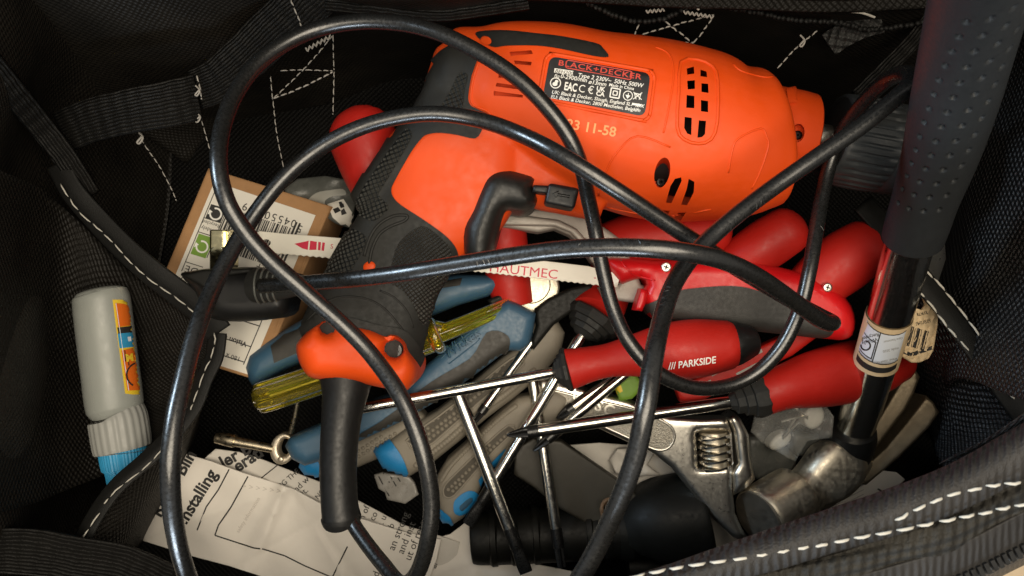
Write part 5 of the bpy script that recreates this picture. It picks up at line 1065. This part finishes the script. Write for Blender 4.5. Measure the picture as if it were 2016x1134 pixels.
# ================================================================== eye bolt
eb = thing('eye_bolt', 'zinc plated eye bolt with flat ring lying above the paper', 'eye bolt', P(550, 885, -2.4))
pillow('ring', ell(556, 884, 24, 31, 12), -2.2, MT['zincflat'], eb, h=.05, R=6, depth=.22, g=4, holes=[ell(560, 881, 11, 18, 14)])
loft('shank', [(425, 862, -2.2, 10), (450, 866, -2.2, 13), (463, 869, -2.2, 13)], MT['zinc'], eb, n=20, steps=3); loft('shank', [(463, 869, -2.2, 10), (500, 876, -2.2, 9), (538, 884, -2.2, 8)], MT['zinc'], eb, n=20, steps=3)
loft('pin', [(586, 790, -2.0, 5), (580, 822, -2.1, 5), (573, 852, -2.2, 6)], MT['zinc'], eb, n=14, steps=3)
pillow('rivet', ell(552, 905, 6), -2.13, MT['zincflat'], eb, h=.03, R=5, depth=.1, g=3)
# ================================================================== bag of fixings
for i, (u, v, a, lab) in enumerate(((1602, 820, 20, 'white nylon cable fixing with wire legs, by the hammer shaft'), (1536, 868, -35, 'white nylon cable fixing with wire legs, by the wrench jaw'))):
    wp_ = thing('cable_fixing', lab, 'fixing', P(u, v, -2.8), 'white fixings in the clear bag')
    pillow('disc', ell(u, v, 20 if i == 0 else 25, 25 if i == 0 else 14, a), -2.6, MT['plug_w'], wp_, h=.12, R=10, depth=.3, g=4)
    x0, y0 = (u - 12, v) if i == 0 else (u + 6, v - 8)
    tube('wire_leg', [(x0, y0, -2.45), (x0 - 22 if i == 0 else x0 + 12, y0 + 2 if i == 0 else y0 - 18, -2.35), (x0 - 52 if i == 0 else x0 + 26, y0 + 10 if i == 0 else y0 - 40, -2.4)], 2.5, MT['chrome_s'], wp_, n=6)
    tube('wire_leg', [(x0, y0 + 4, -2.45), (x0 - 18 if i == 0 else x0 + 16, y0 - 12 if i == 0 else y0 - 14, -2.35), (x0 - 34 if i == 0 else x0 + 30, y0 - 24 if i == 0 else y0 - 30, -2.4)], 2.5, MT['chrome_s'], wp_, n=6)
fb = thing('fixings_bag', 'clear plastic bag of small white fixings below the red screwdriver handle', 'plastic bag', P(1560, 850, -2.9))
fbz = lambda u, v: -2.3 + .07 * math.sin(u * .09 + v * .05) + .05 * math.sin(v * .13 - u * .04)
pillow('bag_film', [(1478, 850), (1490, 800), (1540, 786), (1620, 790), (1642, 820), (1638, 862), (1590, 868), (1566, 908), (1552, 902), (1500, 872)], fbz, MT['film'], fb, h=.05, R=8, depth=.02, g=7)
pk = thing('grey_plastic_piece', 'dark grey plastic offcut behind the bag of fixings', 'plastic piece', P(1520, 900, -3.4))
pillow('offcut', [(1470, 860), (1520, 855), (1570, 900), (1560, 940), (1500, 950), (1470, 930)], -3.2, MT['greyplastic'], pk, h=.12, R=16, depth=.3, g=9)
pillow('offcut', [(1560, 850), (1640, 862), (1650, 890), (1600, 910), (1560, 890)], -3.3, MT['greyplastic'], pk, h=.1, R=12, depth=.3, g=9)
rs_ = thing('red_plastic_strip', 'flat red plastic strip with pale stripes under the marked screwdriver', 'plastic strip', P(1480, 690, -1.9))
rz = pillow('strip', [(1330, 765), (1400, 730), (1500, 680), (1590, 640), (1620, 655), (1560, 700), (1460, 750), (1380, 790), (1340, 792)], -1.75, MT['red'], rs_, h=.08, R=10, depth=.25, g=9)
quads('pale_stripe', [line((1400, 738), (1500, 690), 7), line((1450, 738), (1540, 692), 7), line((1510, 678), (1555, 652), 8), line((1350, 772), (1400, 750), 6)], on(rz, .012), MT['palegrey'], rz)
gw = thing('green_offcut', 'small green and cream plastic offcut below the marked screwdriver handle', 'plastic piece', P(1225, 760, -2.2))
gq = pillow('offcut', [(1205, 740), (1250, 735), (1270, 760), (1245, 785), (1220, 790)], -2.0, MT['green'], gw, h=.06, R=8, depth=.2, g=6)
patch('cream_end', [(1204, 744), (1216, 738), (1226, 770), (1216, 776)], on(gq, .012), MT['lyellow'], gq, g=5, thick=.02)
